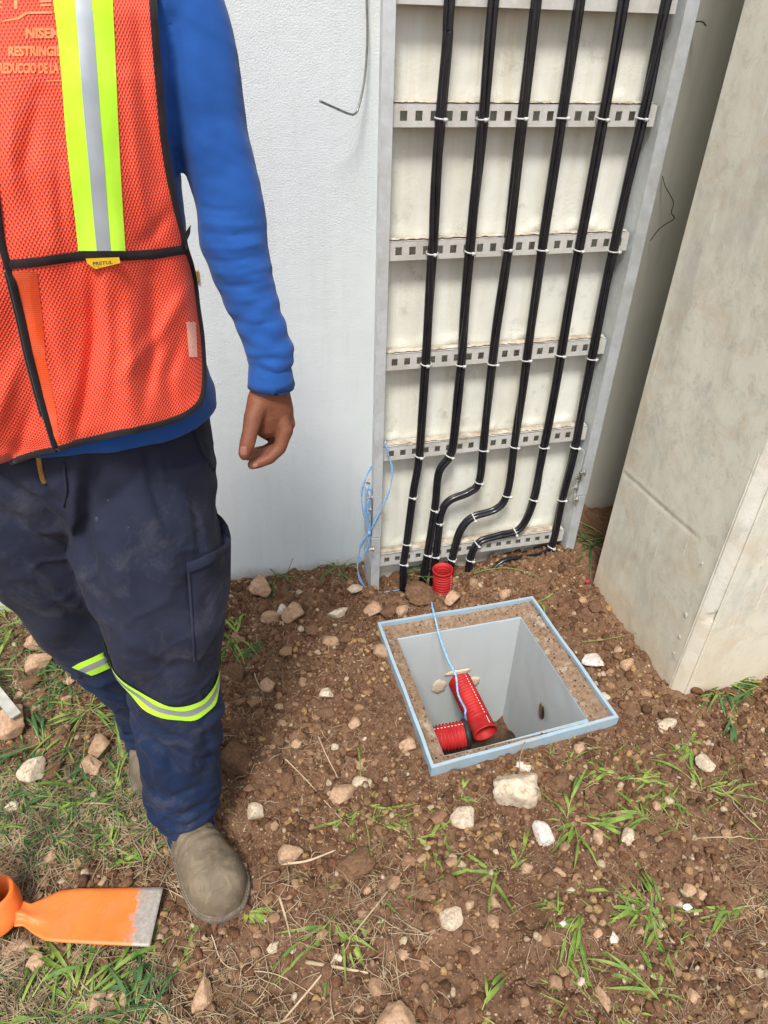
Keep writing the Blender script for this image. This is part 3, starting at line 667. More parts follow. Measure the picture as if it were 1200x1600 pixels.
def ring(mb, Q0, z0, Q1, z1, seg=40, wob=0.0, wz=0.0, seed=0):
    """sheet between two closed quads, finely divided along the sides"""
    rs = np.random.RandomState(seed); V = []; m = seg * 4
    for Q, z in ((Q0, z0), (Q1, z1)):
        for i in range(4):
            a, b = Q[i], Q[(i + 1) % 4]
            for k in range(seg): p = a + (b - a) * k / seg; V.append((p[0], p[1], z))
    V = np.array(V); V[:, :2] += fbm(V[:, 0:1] * 9 + seed, V[:, 1:2] * 9, 2) * wob
    V[:, 2] += fbm(V[:, 0] * 8 + 3, V[:, 1] * 8 + seed, 2) * wz
    mb.add(V, [(i, (i + 1) % m, m + (i + 1) % m, m + i) for i in range(m)])
mb = MB(); I1 = inset(OUT, 0.009); I2 = inset(OUT, 0.040)
ring(mb, OUT, ZG - 0.05, OUT, ZR, 30, 0.004, 0.0); ring(mb, OUT, ZR, I1, ZR, 30, 0.004, 0.0); ring(mb, I1, ZR, I1, ZL - 0.004, 30, 0.004, 0.0); ring(mb, I1, ZL - 0.004, I2, ZL - 0.004, 30)
mb.make('rim', MT['rimsteel'], pitr)
# ledge with dirt on it (a thin uneven crust)
def strips(Q0, Q1, zf, nu, nv, seed):
    V = []; F = []
    for i in range(4):
        a0, b0, a1, b1 = Q0[i], Q0[(i + 1) % 4], Q1[i], Q1[(i + 1) % 4]; base = len(V)
        for u in range(nu + 1):
            for v in range(nv + 1):
                p = (a0 + (b0 - a0) * u / nu) * (1 - v / nv) + (a1 + (b1 - a1) * u / nu) * (v / nv); V.append((p[0], p[1], zf(p[0], p[1], v / nv)))
        F += [(base + u * (nv + 1) + v, base + (u + 1) * (nv + 1) + v, base + (u + 1) * (nv + 1) + v + 1, base + u * (nv + 1) + v + 1) for u in range(nu) for v in range(nv)]
    return V, F
def zled(x, y, t):
    b = float(fbm(x * 30, y * 30, 3)) * 0.004 + float(fbm(x * 120, y * 120, 2)) * 0.0025
    pile = 0.010 * math.exp(-t * 5) + 0.003
    return ZL + (pile + b) * (1 - t ** 4) + 0.0005
V, F = strips(inset(OUT, 0.0105), [p + (cen - p) * -0.004 for p in OPN], zled, 110, 14, 1)
build('ledge', V, F, MT['ledge'], pitr)
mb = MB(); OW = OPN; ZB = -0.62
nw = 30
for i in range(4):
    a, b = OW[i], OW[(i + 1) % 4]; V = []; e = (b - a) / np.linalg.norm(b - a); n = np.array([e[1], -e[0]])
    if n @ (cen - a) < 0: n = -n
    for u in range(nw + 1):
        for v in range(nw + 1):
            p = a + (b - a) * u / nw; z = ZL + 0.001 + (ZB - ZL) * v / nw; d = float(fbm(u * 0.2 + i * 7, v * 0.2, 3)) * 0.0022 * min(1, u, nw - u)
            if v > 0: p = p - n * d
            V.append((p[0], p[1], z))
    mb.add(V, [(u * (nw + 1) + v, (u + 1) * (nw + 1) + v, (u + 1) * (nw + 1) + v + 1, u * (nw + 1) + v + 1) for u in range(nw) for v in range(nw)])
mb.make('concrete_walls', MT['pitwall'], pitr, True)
V = []; n = 60
for i in range(n + 1):
    for j in range(n + 1):
        x = 0.40 + 0.50 * i / n; y = 0.96 + 0.50 * j / n
        V.append((x, y, -0.52 + float(fbm(x * 9, y * 9, 4)) * 0.11 + 0.06 * math.exp(-((x - 0.78) / 0.07) ** 2 - ((y - 1.36) / 0.08) ** 2)))
build('soil_floor', V, [(i * (n + 1) + j, (i + 1) * (n + 1) + j, (i + 1) * (n + 1) + j + 1, i * (n + 1) + j + 1) for i in range(n) for j in range(n)], MT['darksoil'], pitr)
# knocked-out hole in the right wall, mortar patches round the pipe
def blob_on(center, nrm, up, w, h, name, m, parent, seed, thick=0.003, dome=True):
    rs = random.Random(seed); c = np.array(center); nrm = np.array(nrm, float); up = np.array(up, float); s = np.cross(up, nrm); V = []; N = 20
    for r_, t_ in ((1.0, 0.0), (0.8, 1.0), (0.35, 1.15)):
        rs2 = random.Random(seed + 5)
        for i in range(N):
            a = 2 * math.pi * i / N; q = rs2.uniform(0.72, 1.1) * r_; V.append(c + s * math.cos(a) * w * q + up * math.sin(a) * h * q + nrm * (thick * t_ - 0.0012 + (0.0018)))
    V.append(c + nrm * thick * 1.1)
    F = [(k * N + i, k * N + (i + 1) % N, (k + 1) * N + (i + 1) % N, (k + 1) * N + i) for k in range(2) for i in range(N)] + [(2 * N + i, 2 * N + (i + 1) % N, 3 * N) for i in range(N)]
    return build(name, V, F, m, parent)
pr = onx(846, 1112, 0.8455); blob_on(pr, (-1, 0, 0), (0, 0.25, 0.97), 0.017, 0.034, 'knockout_hole_patch', MT['clod'], pitr, 3, 0.0015)
pr2 = onx(850, 1114, 0.845); blob_on(pr2 + np.array([-0.003, 0, 0.0]), (-1, 0, 0), (0, 0.25, 0.97), 0.009, 0.024, 'knockout_hole_patch', MT['blackrub'], pitr, 5, 0.0005)  # flat black patch paints the shade inside the hole
for px, py, w, h, sd_ in ((686, 1072, 0.026, 0.036, 1), (741, 1064, 0.020, 0.028, 7), (715, 1050, 0.05, 0.012, 9)):
    blob_on(ony(px, py, 1.4225), (0, -1, 0), (0, 0, 1), w, h, 'mortar_patch', MT['chamfer'], pitr, sd_, 0.004)

def conduit(p0, p1, r, label, cuff, line_dir, rimblack=False, name='corrugated_conduit'):
    p0 = np.array(p0, float); p1 = np.array(p1, float); L = np.linalg.norm(p1 - p0); d = (p1 - p0) / L
    t = thing(name, p0, label, 'conduit', 'red corrugated conduits'); pts = []; rr = []; s = 0.0; pitch = 0.0105
    while s < L - cuff:
        for f, q in ((0.0, 0.86), (0.2, 1.0), (0.5, 1.0), (0.7, 0.86)): pts.append(p0 + d * (s + f * pitch)); rr.append(r * q)
        s += pitch
    if cuff: pts += [p0 + d * (L - cuff), p0 + d * (L - cuff + 0.002), p0 + d * (L - 0.006), p0 + d * (L - 0.005), p0 + d * L]; rr += [r * 0.95, r * 1.0, r * 1.0, r * 1.03, r * 1.03]
    n1 = len(pts); pts += [p0 + d * (L - 0.0005), p0 + d * (L - 0.03), p0 + d * (L * 0.3)]; rr += [r * 0.93, r * 0.88, r * 0.86]
    n = 40; 
    a = np.cross(d, line_dir); a /= np.linalg.norm(a); b = np.cross(a, d)
    if b @ np.array(line_dir) < 0: b = -b
    V = [];
    for p, q in zip(pts, rr):
        for k in range(n): an = 2 * math.pi * k / n; V.append(p + a * math.cos(an) * q + b * math.sin(an) * q)
    F = [(i * n + k, i * n + (k + 1) % n, (i + 1) * n + (k + 1) % n, (i + 1) * n + k) for i in range(len(pts) - 1) for k in range(n)]
    build('pipe', V, F, MT['red'], t, None, True)
    # printed line: dashes on the ridge tops
    V = []; F = []; s = 0.0
    while s < L - cuff - 0.004:
        k0 = s + 0.14 * pitch; k1 = s + 0.60 * pitch
        for q in (k0, k1):
            for w in (-0.0015, 0.0015): V.append(p0 + d * q + a * w + b * (r + 0.0004))
        m_ = len(V); F.append((m_ - 4, m_ - 3, m_ - 1, m_ - 2)); s += pitch
    if cuff:
        for q in (L - cuff + 0.004, L - 0.012):
            for w in (-0.0012, 0.0012): V.append(p0 + d * q + a * w + b * (r * 1.0 + 0.0005))
        m_ = len(V); F.append((m_ - 4, m_ - 3, m_ - 1, m_ - 2))
    build('printed_line', V, F, MT['redline'], t)
    if rimblack:
        V, F, U = tube([p1 - d * 0.008, p1 - d * 0.004, p1 + d * 0.004, p1 + d * 0.008, p1 + d * 0.0085, p1 - d * 0.02], [r * 0.98, r * 1.09, r * 1.10, r * 1.0, r * 0.86, r * 0.82], 40, False); build('rubber_ring', V, F, MT['blackrub'], t, None, True)
    return t
conduit((0.658, 1.47, -0.243), (0.678, 1.228, -0.268), 0.0375, 'red corrugated conduit with smooth cuff coming out of the pit\'s back wall', 0.042, (0.35, 0.1, 0.95))
conduit((0.40, 1.219, -0.232), (0.600, 1.204, -0.216), 0.040, 'red corrugated conduit with black ring coming out of the pit\'s left wall', 0.0, (0, 0.15, 1.0), True)
pb = onz(693, 925, -0.02); pt_ = ony(692, 889, pb[1] + 0.002)
conduit(pb - np.array([0, 0, 0.06]), pt_, 0.032, 'short red corrugated conduit stub standing upright in the soil below the cables', 0.012, (0.75, -1.0, 0))

# ================================================================ STRINGS AND WIRES
def strand(name, pts, r, m, label, cat, n=8, sub=10, flat=None, group=None):
    C = catmull(pts, sub); V, F, U = tube(C, r if flat is None else [(flat, r)] * len(C), n); o = build(name, V, F, m, None, U, True, C[-1]); return tag(o, label, cat, group)
sp = [onz(674, 938, 0.012), onz(676, 950, ZR + 0.012), onz(680, 966, ZR + 0.006), ony(688, 998, 1.405), ony(700, 1030, 1.36), ony(712, 1055, 1.31), ony(716, 1085, 1.27), ony(727, 1108, 1.245), ony(727, 1118, 1.235), ony(733, 1150, 1.24)]
strand('pull_string', sp, 0.0014, MT['string'], 'light blue pull string hanging over the pit\'s back rim onto the red pipes', 'string', 8, 12, 0.0030)
def sl(L, Y): return [ony(x, y, Y) for x, y in L]
rt = thing('tied_string', ony(600, 925, 1.64), 'tangled light blue string knotted and hanging on the ladder\'s left rail', 'string')
for L, Y in (([(602, 690), (607, 710), (613, 735), (609, 765), (598, 790), (588, 810), (577, 832), (566, 850), (560, 870), (559, 890), (564, 908), (576, 922), (592, 925), (612, 924), (628, 920)], 1.652),
             ([(581, 728), (574, 742), (566, 765), (566, 790), (573, 818), (577, 835), (576, 850), (569, 866), (562, 872)], 1.648),
             ([(577, 760), (571, 775), (572, 795), (577, 815), (576, 832), (565, 848), (561, 862)], 1.645), ([(577, 763), (580, 770), (574, 792), (578, 815)], 1.642)):
    C = catmull(sl(L, Y), 10); V, F, U = tube(C, [(0.0026 + 0.0012 * math.sin(i * 0.4), 0.0013) for i in range(len(C))], 8); build('strand', V, F, MT['string'], rt, U)
V, F = ellipsoid(ony(577, 833, 1.645), (0.006, 0.005, 0.009), 12); build('knot', V, F, MT['string'], rt)
wp = [ony(573, -60, 1.786), ony(573, 0, 1.785), ony(574, 60, 1.782), ony(570, 120, 1.775), ony(561, 165, 1.765), ony(554, 178, 1.755), ony(543, 177, 1.74), ony(520, 167, 1.71), ony(500, 158, 1.69)]
strand('bent_wire', wp, 0.0026, MT['wire'], 'thick grey steel wire hanging on the plaster wall, hooked at its lower end', 'wire')
wp = [ony(1035, 275, 1.925), ony(1040, 292, 1.90), ony(1052, 315, 1.86), ony(1049, 332, 1.85), ony(1053, 342, 1.85), ony(1032, 356, 1.87), ony(1016, 376, 1.92)]
strand('thin_wire', wp, 0.0013, MT['wirerust'], 'thin crooked black wire sticking out in the shaded gap right of the ladder', 'wire', 6)
wp = [ony(1085, 34, 1.92), ony(1097, 34, 1.88), ony(1103, 40, 1.86)]
strand('wire_stub', wp, 0.0018, MT['wirerust'], 'very short black wire stub in the shaded gap at the photo\'s top', 'wire', 6)
rsn = ony(309, 432, 1.797); strand('wall_drip', [rsn + np.array([0, 0, 0.014]), rsn, rsn - np.array([0, 0, 0.014])], 0.004, MT['brass'], 'small rusty fixing on the white plaster wall beside the vest', 'fixing', 8)
# ================================================================ PERSON
per = thing('person', (-0.20, 1.02, 0.0), 'person in orange safety vest, blue long sleeved shirt and navy trousers standing beside the pit', 'person')
CX = -0.182
def pl_dist(X, Y, L):
    best = np.full(np.shape(X), 1e9); tb = np.zeros(np.shape(X)); n = len(L) - 1
    for i in range(n):
        (x1, y1), (x2, y2) = L[i], L[i + 1]; dx, dy = x2 - x1, y2 - y1; t = np.clip(((X - x1) * dx + (Y - y1) * dy) / (dx * dx + dy * dy), 0, 1)
        d = np.hypot(X - x1 - t * dx, Y - y1 - t * dy); m = d < best; best = np.where(m, d, best); tb = np.where(m, (i + t) / n, tb)
    return best, tb
def crease(V, N, lines):
    c = (V - CAM) @ MC.T; X = 600 + FPX * c[:, 0] / c[:, 2]; Y = 800 + FPX * c[:, 1] / c[:, 2]
    face = np.clip(-((V - CAM) * N).sum(1) / np.linalg.norm(V - CAM, axis=1) * 3, 0, 1); out = np.zeros(len(V))
    for L, w, dep in lines:
        d, t = pl_dist(X, Y, L); out += dep * np.exp(-(d / w) ** 2) * np.sin(np.clip(t, 0.03, 0.97) * math.pi) ** 0.6 * face
    return out
# --- torso and sleeves (blue shirt)
TR = [(0.990, -0.192, 1.06, .199, .136), (1.01, -0.190, 1.06, .197, .136), (1.05, -0.188, 1.05, .184, .132), (1.2, -0.186, 1.04, .174, .128), (1.35, -0.182, 1.04, .178, .128), (1.44, -0.177, 1.045, .190, .118), (1.50, -0.172, 1.05, .188, .100), (1.545, -0.17, 1.055, .145, .080), (1.575, -0.17, 1.06, .080, .066), (1.60, -0.17, 1.06, .060, .060)]
def torso_mesh(g=0.0):
    P = [np.array([c[1], c[2], c[0]]) for c in TR]; P = catmull(P, 6)
    zs = P[:, 2]; a = np.interp(zs, [c[0] for c in TR], [c[3] for c in TR]) + g; b = np.interp(zs, [c[0] for c in TR], [c[4] for c in TR]) + g
    V = []; n = 64
    for p, ra, rb in zip(P, a, b):
        for k in range(n):
            t = 2 * math.pi * k / n; c, s = math.cos(t), math.sin(t); e = 2.4
            V.append((p[0] + ra * math.copysign(abs(c) ** (2 / e), c), p[1] + rb * math.copysign(abs(s) ** (2 / e), s), p[2]))
    m = len(P); F = [(i * n + k, i * n + (k + 1) % n, (i + 1) * n + (k + 1) % n, (i + 1) * n + k) for i in range(m - 1) for k in range(n)]
    F += [tuple(reversed(range(n))), tuple(range((m - 1) * n, m * n))]; return V, F
tV, tF = torso_mesh(); tT = bvh(*torso_mesh(0.008))
AR = [(-35, 238, 340, 1.045), (0, 240, 352, 1.04), (60, 246, 366, 1.03), (120, 250, 378, 1.02), (200, 268, 388, 1.01), (260, 286, 398, 1.0), (300, 301, 408, .992), (340, 309, 414, .985), (380, 313, 420, .98), (450, 342, 432, .97), (500, 367, 441, .96), (530, 379, 449, .956), (550, 385, 457, .954), (562, 386, 457, .953), (572, 391, 452, .952), (582, 391, 454, .951), (600, 388, 459, .95)]
ap = []; ar = []
for py, l, r, Y in AR:
    a = ony(l, py, Y); b = ony(r, py, Y); ap.append((a + b) / 2); w = np.linalg.norm(b - a) / 2; ar.append(w)
ap = np.array(ap); C = catmull(ap, 4); tt = np.linspace(0, len(ap) - 1, len(C)); rr = np.interp(tt, range(len(ap)), ar)
sleeve = tube(C, [(q, q * 0.92) for q in rr], 32, True, (0, -1, 0))
# other arm: hangs outside the picture, holding the hoe's handle
RH = np.array([-0.600, 0.885, 0.955])
rs_pts = [(-0.345, 1.05, 1.46), (-0.405, 1.055, 1.40), (-0.455, 1.06, 1.27), (-0.48, 1.05, 1.18), (-0.52, 0.99, 1.08), (-0.565, 0.925, 0.995)]
sleeveR = tube(catmull(rs_pts, 5), np.interp(np.linspace(0, 1, 26), [0, .25, .6, 1], [.062, .058, .050, .037]).tolist(), 28)
sho = [capsule((-0.08, 1.05, 1.50), ap[0] + np.array([-0.012, 0.004, -0.030]), .055, .052), capsule((-0.12, 1.055, 1.535), (-0.02, 1.05, 1.50), .05, .05), capsule((-0.22, 1.055, 1.535), (-0.32, 1.05, 1.49), .05, .05), capsule((-0.25, 1.05, 1.48), rs_pts[0], .06, .062)]
V, F, N = union([(tV, tF), sleeve[:2], sleeveR[:2]] + sho, 0.0038, 5)
# cloth folds
A_el = ony(330, 360, 0.98)
z = V[:, 2]; arm = V[:, 0] > 0.012
fold = fbm(V[:, 0] * 14 + V[:, 2] * 6, V[:, 1] * 9 + V[:, 2] * 18, 3) * 0.005
seg = np.exp(-((z - 1.17) / 0.12) ** 2) + np.exp(-((z - 1.095) / 0.03) ** 2) * 1.0
cr = (np.sin(z * 250 + V[:, 0] * 110 + 9 * fbm(V[:, 0] * 14, V[:, 1] * 14 + z * 7, 3)) * 0.0006 + np.sin(z * 120 - V[:, 0] * 90 + 9 * fbm(V[:, 0] * 9, V[:, 1] * 9 + z * 5, 2)) * 0.0006) * seg * arm
cr += np.sin((V[:, 0] + V[:, 1]) * 90 + 4 * vnoise(z * 8, z * 0)) * 0.0012 * np.exp(-((z - 1.4) / 0.12) ** 2) * arm
sl_ = [([(a_, b_), ((a_ + c_) / 2, (b_ + d_) / 2 + s_), (c_, d_)], w_, q_) for a_, b_, c_, d_, s_, w_, q_ in ((300, 318, 380, 330, 5, 3.5, -.0030), (308, 345, 410, 350, 6, 4, .0028), (312, 362, 412, 362, 7, 3.5, -.0035), (315, 385, 415, 378, 7, 4, .003), (322, 405, 400, 402, 6, 3.2, -.0032),
   (330, 425, 425, 415, 7, 4, .0025), (338, 445, 420, 438, 6, 3.4, -.003), (350, 470, 430, 458, 5, 4, .002), (372, 505, 436, 500, 5, 3.5, -.0025), (385, 548, 450, 545, 6, 3.5, .002), (384, 558, 455, 560, 4, 3, -.004), (262, 120, 300, 330, 0, 9, -.003), (300, 40, 330, 260, 0, 14, .003), (270, 60, 268, 180, 0, 7, -.005), (335, 200, 380, 340, 0, 9, -.002))]
V = V + N * (fold * np.where(z < 1.08, np.where(arm, 0.15, 1), 1) + cr + crease(V, N, sl_) * 0.62)[:, None]
build('shirt', V, F, MT['shirt'], per)
# ribbed cuff
V, F, U = tube([ony(421, 571, .952), ony(422, 580, .951), ony(423, 592, .9505), ony(424, 602, .95), ony(424, 604, .95), ony(424, 600, .95)], [(.0300, .028), (.0315, .029), (.033, .030), (.0345, .031), (.0335, .030), (.027, .025)], 48, False, (0, -1, 0))
V = np.array(V); an = np.tile(np.arange(48), 6); V[:, 2] += 0.0; build('cuff', V, F, MT['shirt'], per)

LG = [(690, 122, 333, 1.05), (745, 112, 338, 1.045), (790, 106, 341, 1.035), (850, 112, 340, 1.02), (900, 124, 344, 1.01), (960, 150, 350, .99), (1010, 176, 349, .98), (1040, 192, 345, .975), (1070, 200, 345, .972), (1100, 204, 345, .970), (1160, 213, 346, .965), (1210, 224, 346, .960), (1245, 229, 340, .955), (1275, 243, 336, .945), (1292, 258, 331, .935)]
LGR = [(690, -98, 92, 1.065), (745, -112, 98, 1.065), (800, -100, 135, 1.07), (870, -42, 178, 1.09), (930, 16, 208, 1.105), (985, 68, 236, 1.12), (1035, 118, 254, 1.135), (1080, 160, 266, 1.15), (1120, 182, 262, 1.17), (1150, 190, 270, 1.19), (1172, 196, 276, 1.21), (1186, 200, 278, 1.225)]
# --- hands, head (one continuous skin)
def hp(px, py, Y): return ony(px, py, Y)
WR = hp(424, 596, .952)
def hand(W, K, thumb, fingers, s=1.0):
    P = []
    return P
skin = []
W0 = hp(423, 575, .955)
skin.append(tube([W0 + np.array([0, 0, .05]), W0, hp(422, 608, .952), hp(421, 625, .950), hp(424, 645, .949), hp(427, 662, .950), hp(430, 672, .951)],
                 [(.026, .021), (.027, .021), (.0295, .022), (.034, .0225), (.0350, .0235), (.0330, .023), (.026, .018)], 28, True, (0.30, -0.95, 0))[:2])
IDX = [hp(440, 655, .938), hp(446, 672, .931), hp(437, 700, .922), hp(421, 716, .916), hp(402, 724, .914), hp(394, 726, .914)]
MID = [hp(442, 655, .952), hp(447, 673, .950), hp(436, 699, .944), hp(415, 709, .936), hp(394, 712, .930), hp(386, 712, .928)]
RNG = [hp(438, 655, .968), hp(440, 674, .970), hp(430, 696, .968), hp(414, 704, .958), hp(400, 706, .950), hp(394, 707, .948)]
PNK = [hp(434, 650, .980), hp(436, 666, .983), hp(430, 678, .985), hp(420, 682, .978), hp(414, 680, .972), hp(411, 679, .970)]
THB = [hp(405, 632, .940), hp(396, 652, .925), hp(391, 674, .914), hp(386, 695, .906), hp(382, 708, .903), hp(382, 711, .903)]
for pts, rad in ((IDX, [.0115, .0112, .0102, .0092, .0080, .0072]), (MID, [.0115, .0112, .0102, .0092, .0082, .0073]), (RNG, [.0108, .0104, .0094, .0086, .0076, .0068]), (PNK, [.0100, .0096, .0086, .0076, .0066, .006]), (THB, [.016, .0142, .0118, .0114, .0092, .0080])):
    skin += chain(pts, rad)
skin.append(capsule(hp(404, 622, .946), hp(396, 655, .928), .016, .014))
skin.append(capsule(hp(446, 640, .953), hp(450, 662, .950), .010, .0115))
# other hand round the handle
HW = np.array([-0.575, 0.912, 0.972]); hx = np.array([-0.585, 0.855, 0.945])
skin.append(tube([HW + np.array([0.02, 0.02, 0.05]), HW, (-0.588, 0.893, 0.940), (-0.592, 0.882, 0.915)], [(.024, .020), (.027, .021), (.036, .018), (.034, .016)], 24)[:2])
HC = np.array([-0.605, 0.862])          # handle axis near the hand
for k in range(4):
    zz = 0.952 - 0.021 * k; pts = []
    for a_ in np.linspace(60, -190, 7): pts.append((HC[0] + 0.027 * math.cos(R(a_)), HC[1] + 0.027 * math.sin(R(a_)), zz - 0.012))
    skin += chain(pts, np.linspace(.0105, .0078, 7).tolist(), 12)
skin += chain([(-0.572, 0.885, 0.955), (-0.577, 0.856, 0.968), (-0.598, 0.832, 0.975), (-0.618, 0.832, 0.974)], [.014, .012, .0105, .0085])
# forearms, upper arms, trunk and neck under the clothes, and the head
skin += chain([W0 + np.array([0, 0, .03]), ony(375, 430, .975), ony(300, 30, 1.04), (-0.17, 1.06, 1.47)], [.024, .030, .036, .05])
skin += chain([HW + np.array([0.015, 0.015, 0.035]), (-0.48, 1.05, 1.18), (-0.37, 1.05, 1.44), (-0.17, 1.06, 1.47)], [.024, .032, .038, .05])
skin += chain([(-0.17, 1.065, 1.0), (-0.17, 1.06, 1.47), (-0.17, 1.06, 1.60), (-0.17, 1.04, 1.66)], [.10, .07, .056, .056])
for LL in (LG, LGR): skin += chain([(-0.19, 1.06, .95)] + [(ony(q_[1], q_[0], q_[3]) + ony(q_[2], q_[0], q_[3])) / 2 + np.array([0, 0.012, 0]) for q_ in (LL[3], LL[5], LL[-2])], [.07, .045, .035, .03])
HD = np.array([-0.165, 1.03, 1.735])
skin += [ellipsoid(HD + (0, 0.01, 0.02), (.076, .095, .088), 28), ellipsoid(HD + (0, -0.028, -0.055), (.057, .058, .058), 24), capsule(HD + (0, -.095, -.012), HD + (0, -.086, .022), .0125, .008), ellipsoid(HD + (0, -.098, -.018), (.018, .015, .011), 16),
         capsule(HD + (-.030, -.074, .030), HD + (.030, -.074, .030), .012, .012), capsule(HD + (-.018, -.082, -.048), HD + (.018, -.082, -.048), .008, .008), capsule(HD + (-.014, -.080, -.058), HD + (.014, -.080, -.058), .009, .009), ellipsoid(HD + (0, -.072, -.086), (.022, .018, .018), 16),
         ellipsoid(HD + (.077, .012, -.005), (.008, .018, .030), 14), ellipsoid(HD + (-.077, .012, -.005), (.008, .018, .030), 14), ellipsoid(HD + (.042, -.062, -.01), (.02, .02, .02), 14), ellipsoid(HD + (-.042, -.062, -.01), (.02, .02, .02), 14)]
V, F, N = union(skin, 0.0019, 5, 0.5)
build('body', V, F, MT['skin'], per)
skT = bvh(V, F)
# finger nails
def nail(px, py, w, h, rot, tilt=0.0):
    V = []; F = []; n = 9
    for i in range(n):
        for j in range(n):
            u = (i / (n - 1) - .5) * 2; v = (j / (n - 1) - .5) * 2; k = math.sqrt(max(0, 1 - 0.25 * v * v)); x = u * w * k; y = v * h * math.sqrt(max(0, 1 - 0.18 * u * u))
            q = px + x * math.cos(rot) - y * math.sin(rot), py + x * math.sin(rot) + y * math.cos(rot)
            p, nn = cast(q[0], q[1], skT, 0.0006 + 0.0005 * (1 - u * u), .91); V.append(p)
    return build('finger_nail', V, [(i * n + j, (i + 1) * n + j, (i + 1) * n + j + 1, i * n + j + 1) for i in range(n - 1) for j in range(n - 1)], MT['nail'], per)
nail(381, 704, 5.2, 7.0, -0.08); nail(399, 727, 4.0, 2.6, -0.25)
V, F, N = union([ellipsoid(HD + (0, 0.022, 0.040), (.082, .094, .082), 28)], 0.004, 2)
keep = (V[:, 2] > HD[2] + 0.035) | (V[:, 1] > HD[1] + 0.02); keep &= V[:, 2] > HD[2] - 0.05
F = [f for f in F if all(keep[i] for i in f)]; V = V + N * (fbm(V[:, 0] * 60, V[:, 1] * 60 + V[:, 2] * 50, 3) * 0.004)[:, None]; build('hair', V, F, MT['hair'], per)
for s in (-1, 1):
    V, F = ellipsoid(HD + (s * .030, -.074, .008), (.0125, .0115, .0075), 16); e = build('eye', V, F, MT['eye'], per)
    V, F = ellipsoid(HD + (s * .030, -.0835, .008), (.0050, .0030, .0050), 12); build('pupil', V, F, MT['ink'], e)

# --- trousers
def rowpt(py, l, r, Y): a = ony(l, py, Y); b = ony(r, py, Y); return (a + b) / 2, np.linalg.norm(b - a) / 2
lp = []; lr = []
for t in LG: p, w = rowpt(*t); lp.append(p); lr.append(w)
C = catmull(lp, 5); q = np.interp(np.linspace(0, len(lp) - 1, len(C)), range(len(lp)), lr)
fr = np.interp(np.linspace(0, 1, len(C)), [0, .4, 1], [0.98, 1.0, 1.08])
legL = tube(C, [(a, a * f) for a, f in zip(q, fr)], 36, True, (0, -1, 0))
lp2 = []; lr2 = []
for t in LGR: p, w = rowpt(*t); lp2.append(p); lr2.append(w * 0.93)
C2 = catmull(lp2, 5); q2 = np.interp(np.linspace(0, len(lp2) - 1, len(C2)), range(len(lp2)), lr2)
legR = tube(C2, [(a, a * 0.98) for a in q2], 36, True, (0, -1, 0))
PL = [(1.04, .176, .120), (0.98, .184, .126), (0.93, .187, .122), (0.88, .187, .112), (0.83, .170, .095), (0.79, .13, .07)]
pel = tube([np.array([-0.194, 1.062, z]) for z, a, b in PL], [(a, b) for z, a, b in PL], 40, True, (0, -1, 0))
V, F, N = union([pel[:2], legL[:2], legR[:2]], 0.0045, 6)
z = V[:, 2]
f = fbm(V[:, 0] * 11 + V[:, 2] * 4, V[:, 2] * 7 + V[:, 1] * 6, 3) * 0.010
isL = V[:, 0] > -0.245
knee = np.exp(-((z - 0.36) / 0.10) ** 2); hem = np.exp(-((z - 0.12) / 0.055) ** 2); hip = np.exp(-((z - 0.80) / 0.10) ** 2)
f = f + hem * 0.0035 * np.sin(z * 130 + V[:, 0] * 90 + 14 * fbm(V[:, 0] * 10, V[:, 1] * 10 + z * 8, 2)) + knee * 0.004 * np.sin(z * 60 + V[:, 0] * 85 + 9 * vnoise(V[:, 0] * 11, z * 11 + V[:, 1] * 8))
f = f + hip * 0.0045 * np.sin(V[:, 0] * 85 + z * 22 + 5 * vnoise(V[:, 1] * 9, z * 7))
f = f + 0.0045 * np.exp(-((z - 0.62) / 0.12) ** 2) * np.sin(V[:, 0] * 48 - z * 22 + 3 * vnoise(V[:, 1] * 7, z * 5))
rg = 0.5 - np.abs(fbm(V[:, 0] * 9 + z * 5 + 4, z * 9 - V[:, 0] * 5 + V[:, 1] * 6, 3)) * 2.2
f = f + np.maximum(0, rg) ** 2 * 0.020 * (0.25 + np.exp(-((z - 0.40) / 0.12) ** 2) + np.exp(-((z - 0.12) / 0.08) ** 2) + 0.5 * hip)
f = f + crease(V, N, [([(150, 690), (141, 760), (134, 830), (146, 905)], 13, -0.013), ([(120, 700), (116, 780), (118, 850), (140, 930), (172, 1000)], 8, 0.007), ([(226, 690), (238, 760), (262, 830)], 7, -0.007), ([(243, 690), (258, 770)], 6, 0.004),
  ([(298, 770), (308, 830), (312, 880)], 7, -0.007), ([(-20, 735), (50, 780), (110, 838)], 9, -0.010), ([(60, 745), (85, 775), (104, 790)], 5, -0.006), ([(30, 860), (90, 930), (170, 975)], 9, 0.006), ([(60, 905), (110, 960), (190, 1000)], 8, -0.006),
  ([(204, 1085), (235, 1118), (285, 1150)], 7, 0.006), ([(290, 1140), (300, 1180), (290, 1220)], 10, 0.006), ([(232, 1150), (262, 1180), (270, 1215)], 9, -0.006), ([(318, 1120), (330, 1180), (318, 1230)], 7, -0.005),
  ([(226, 1226), (265, 1246), (335, 1224)], 5, -0.008), ([(228, 1240), (270, 1262), (338, 1240)], 5, 0.006), ([(238, 1262), (280, 1276), (330, 1256)], 4.5, -0.008), ([(175, 985), (230, 1020), (300, 1060)], 10, 0.006), ([(205, 1000), (260, 1050), (330, 1030)], 9, -0.006),
  ([(330, 900), (318, 960), (332, 1010)], 8, -0.005), ([(180, 860), (200, 930), (230, 990)], 16, 0.005)])
V = V + N * f[:, None]
trous = build('trousers', V, F, MT['pants'], per); pT = bvh(V, F)
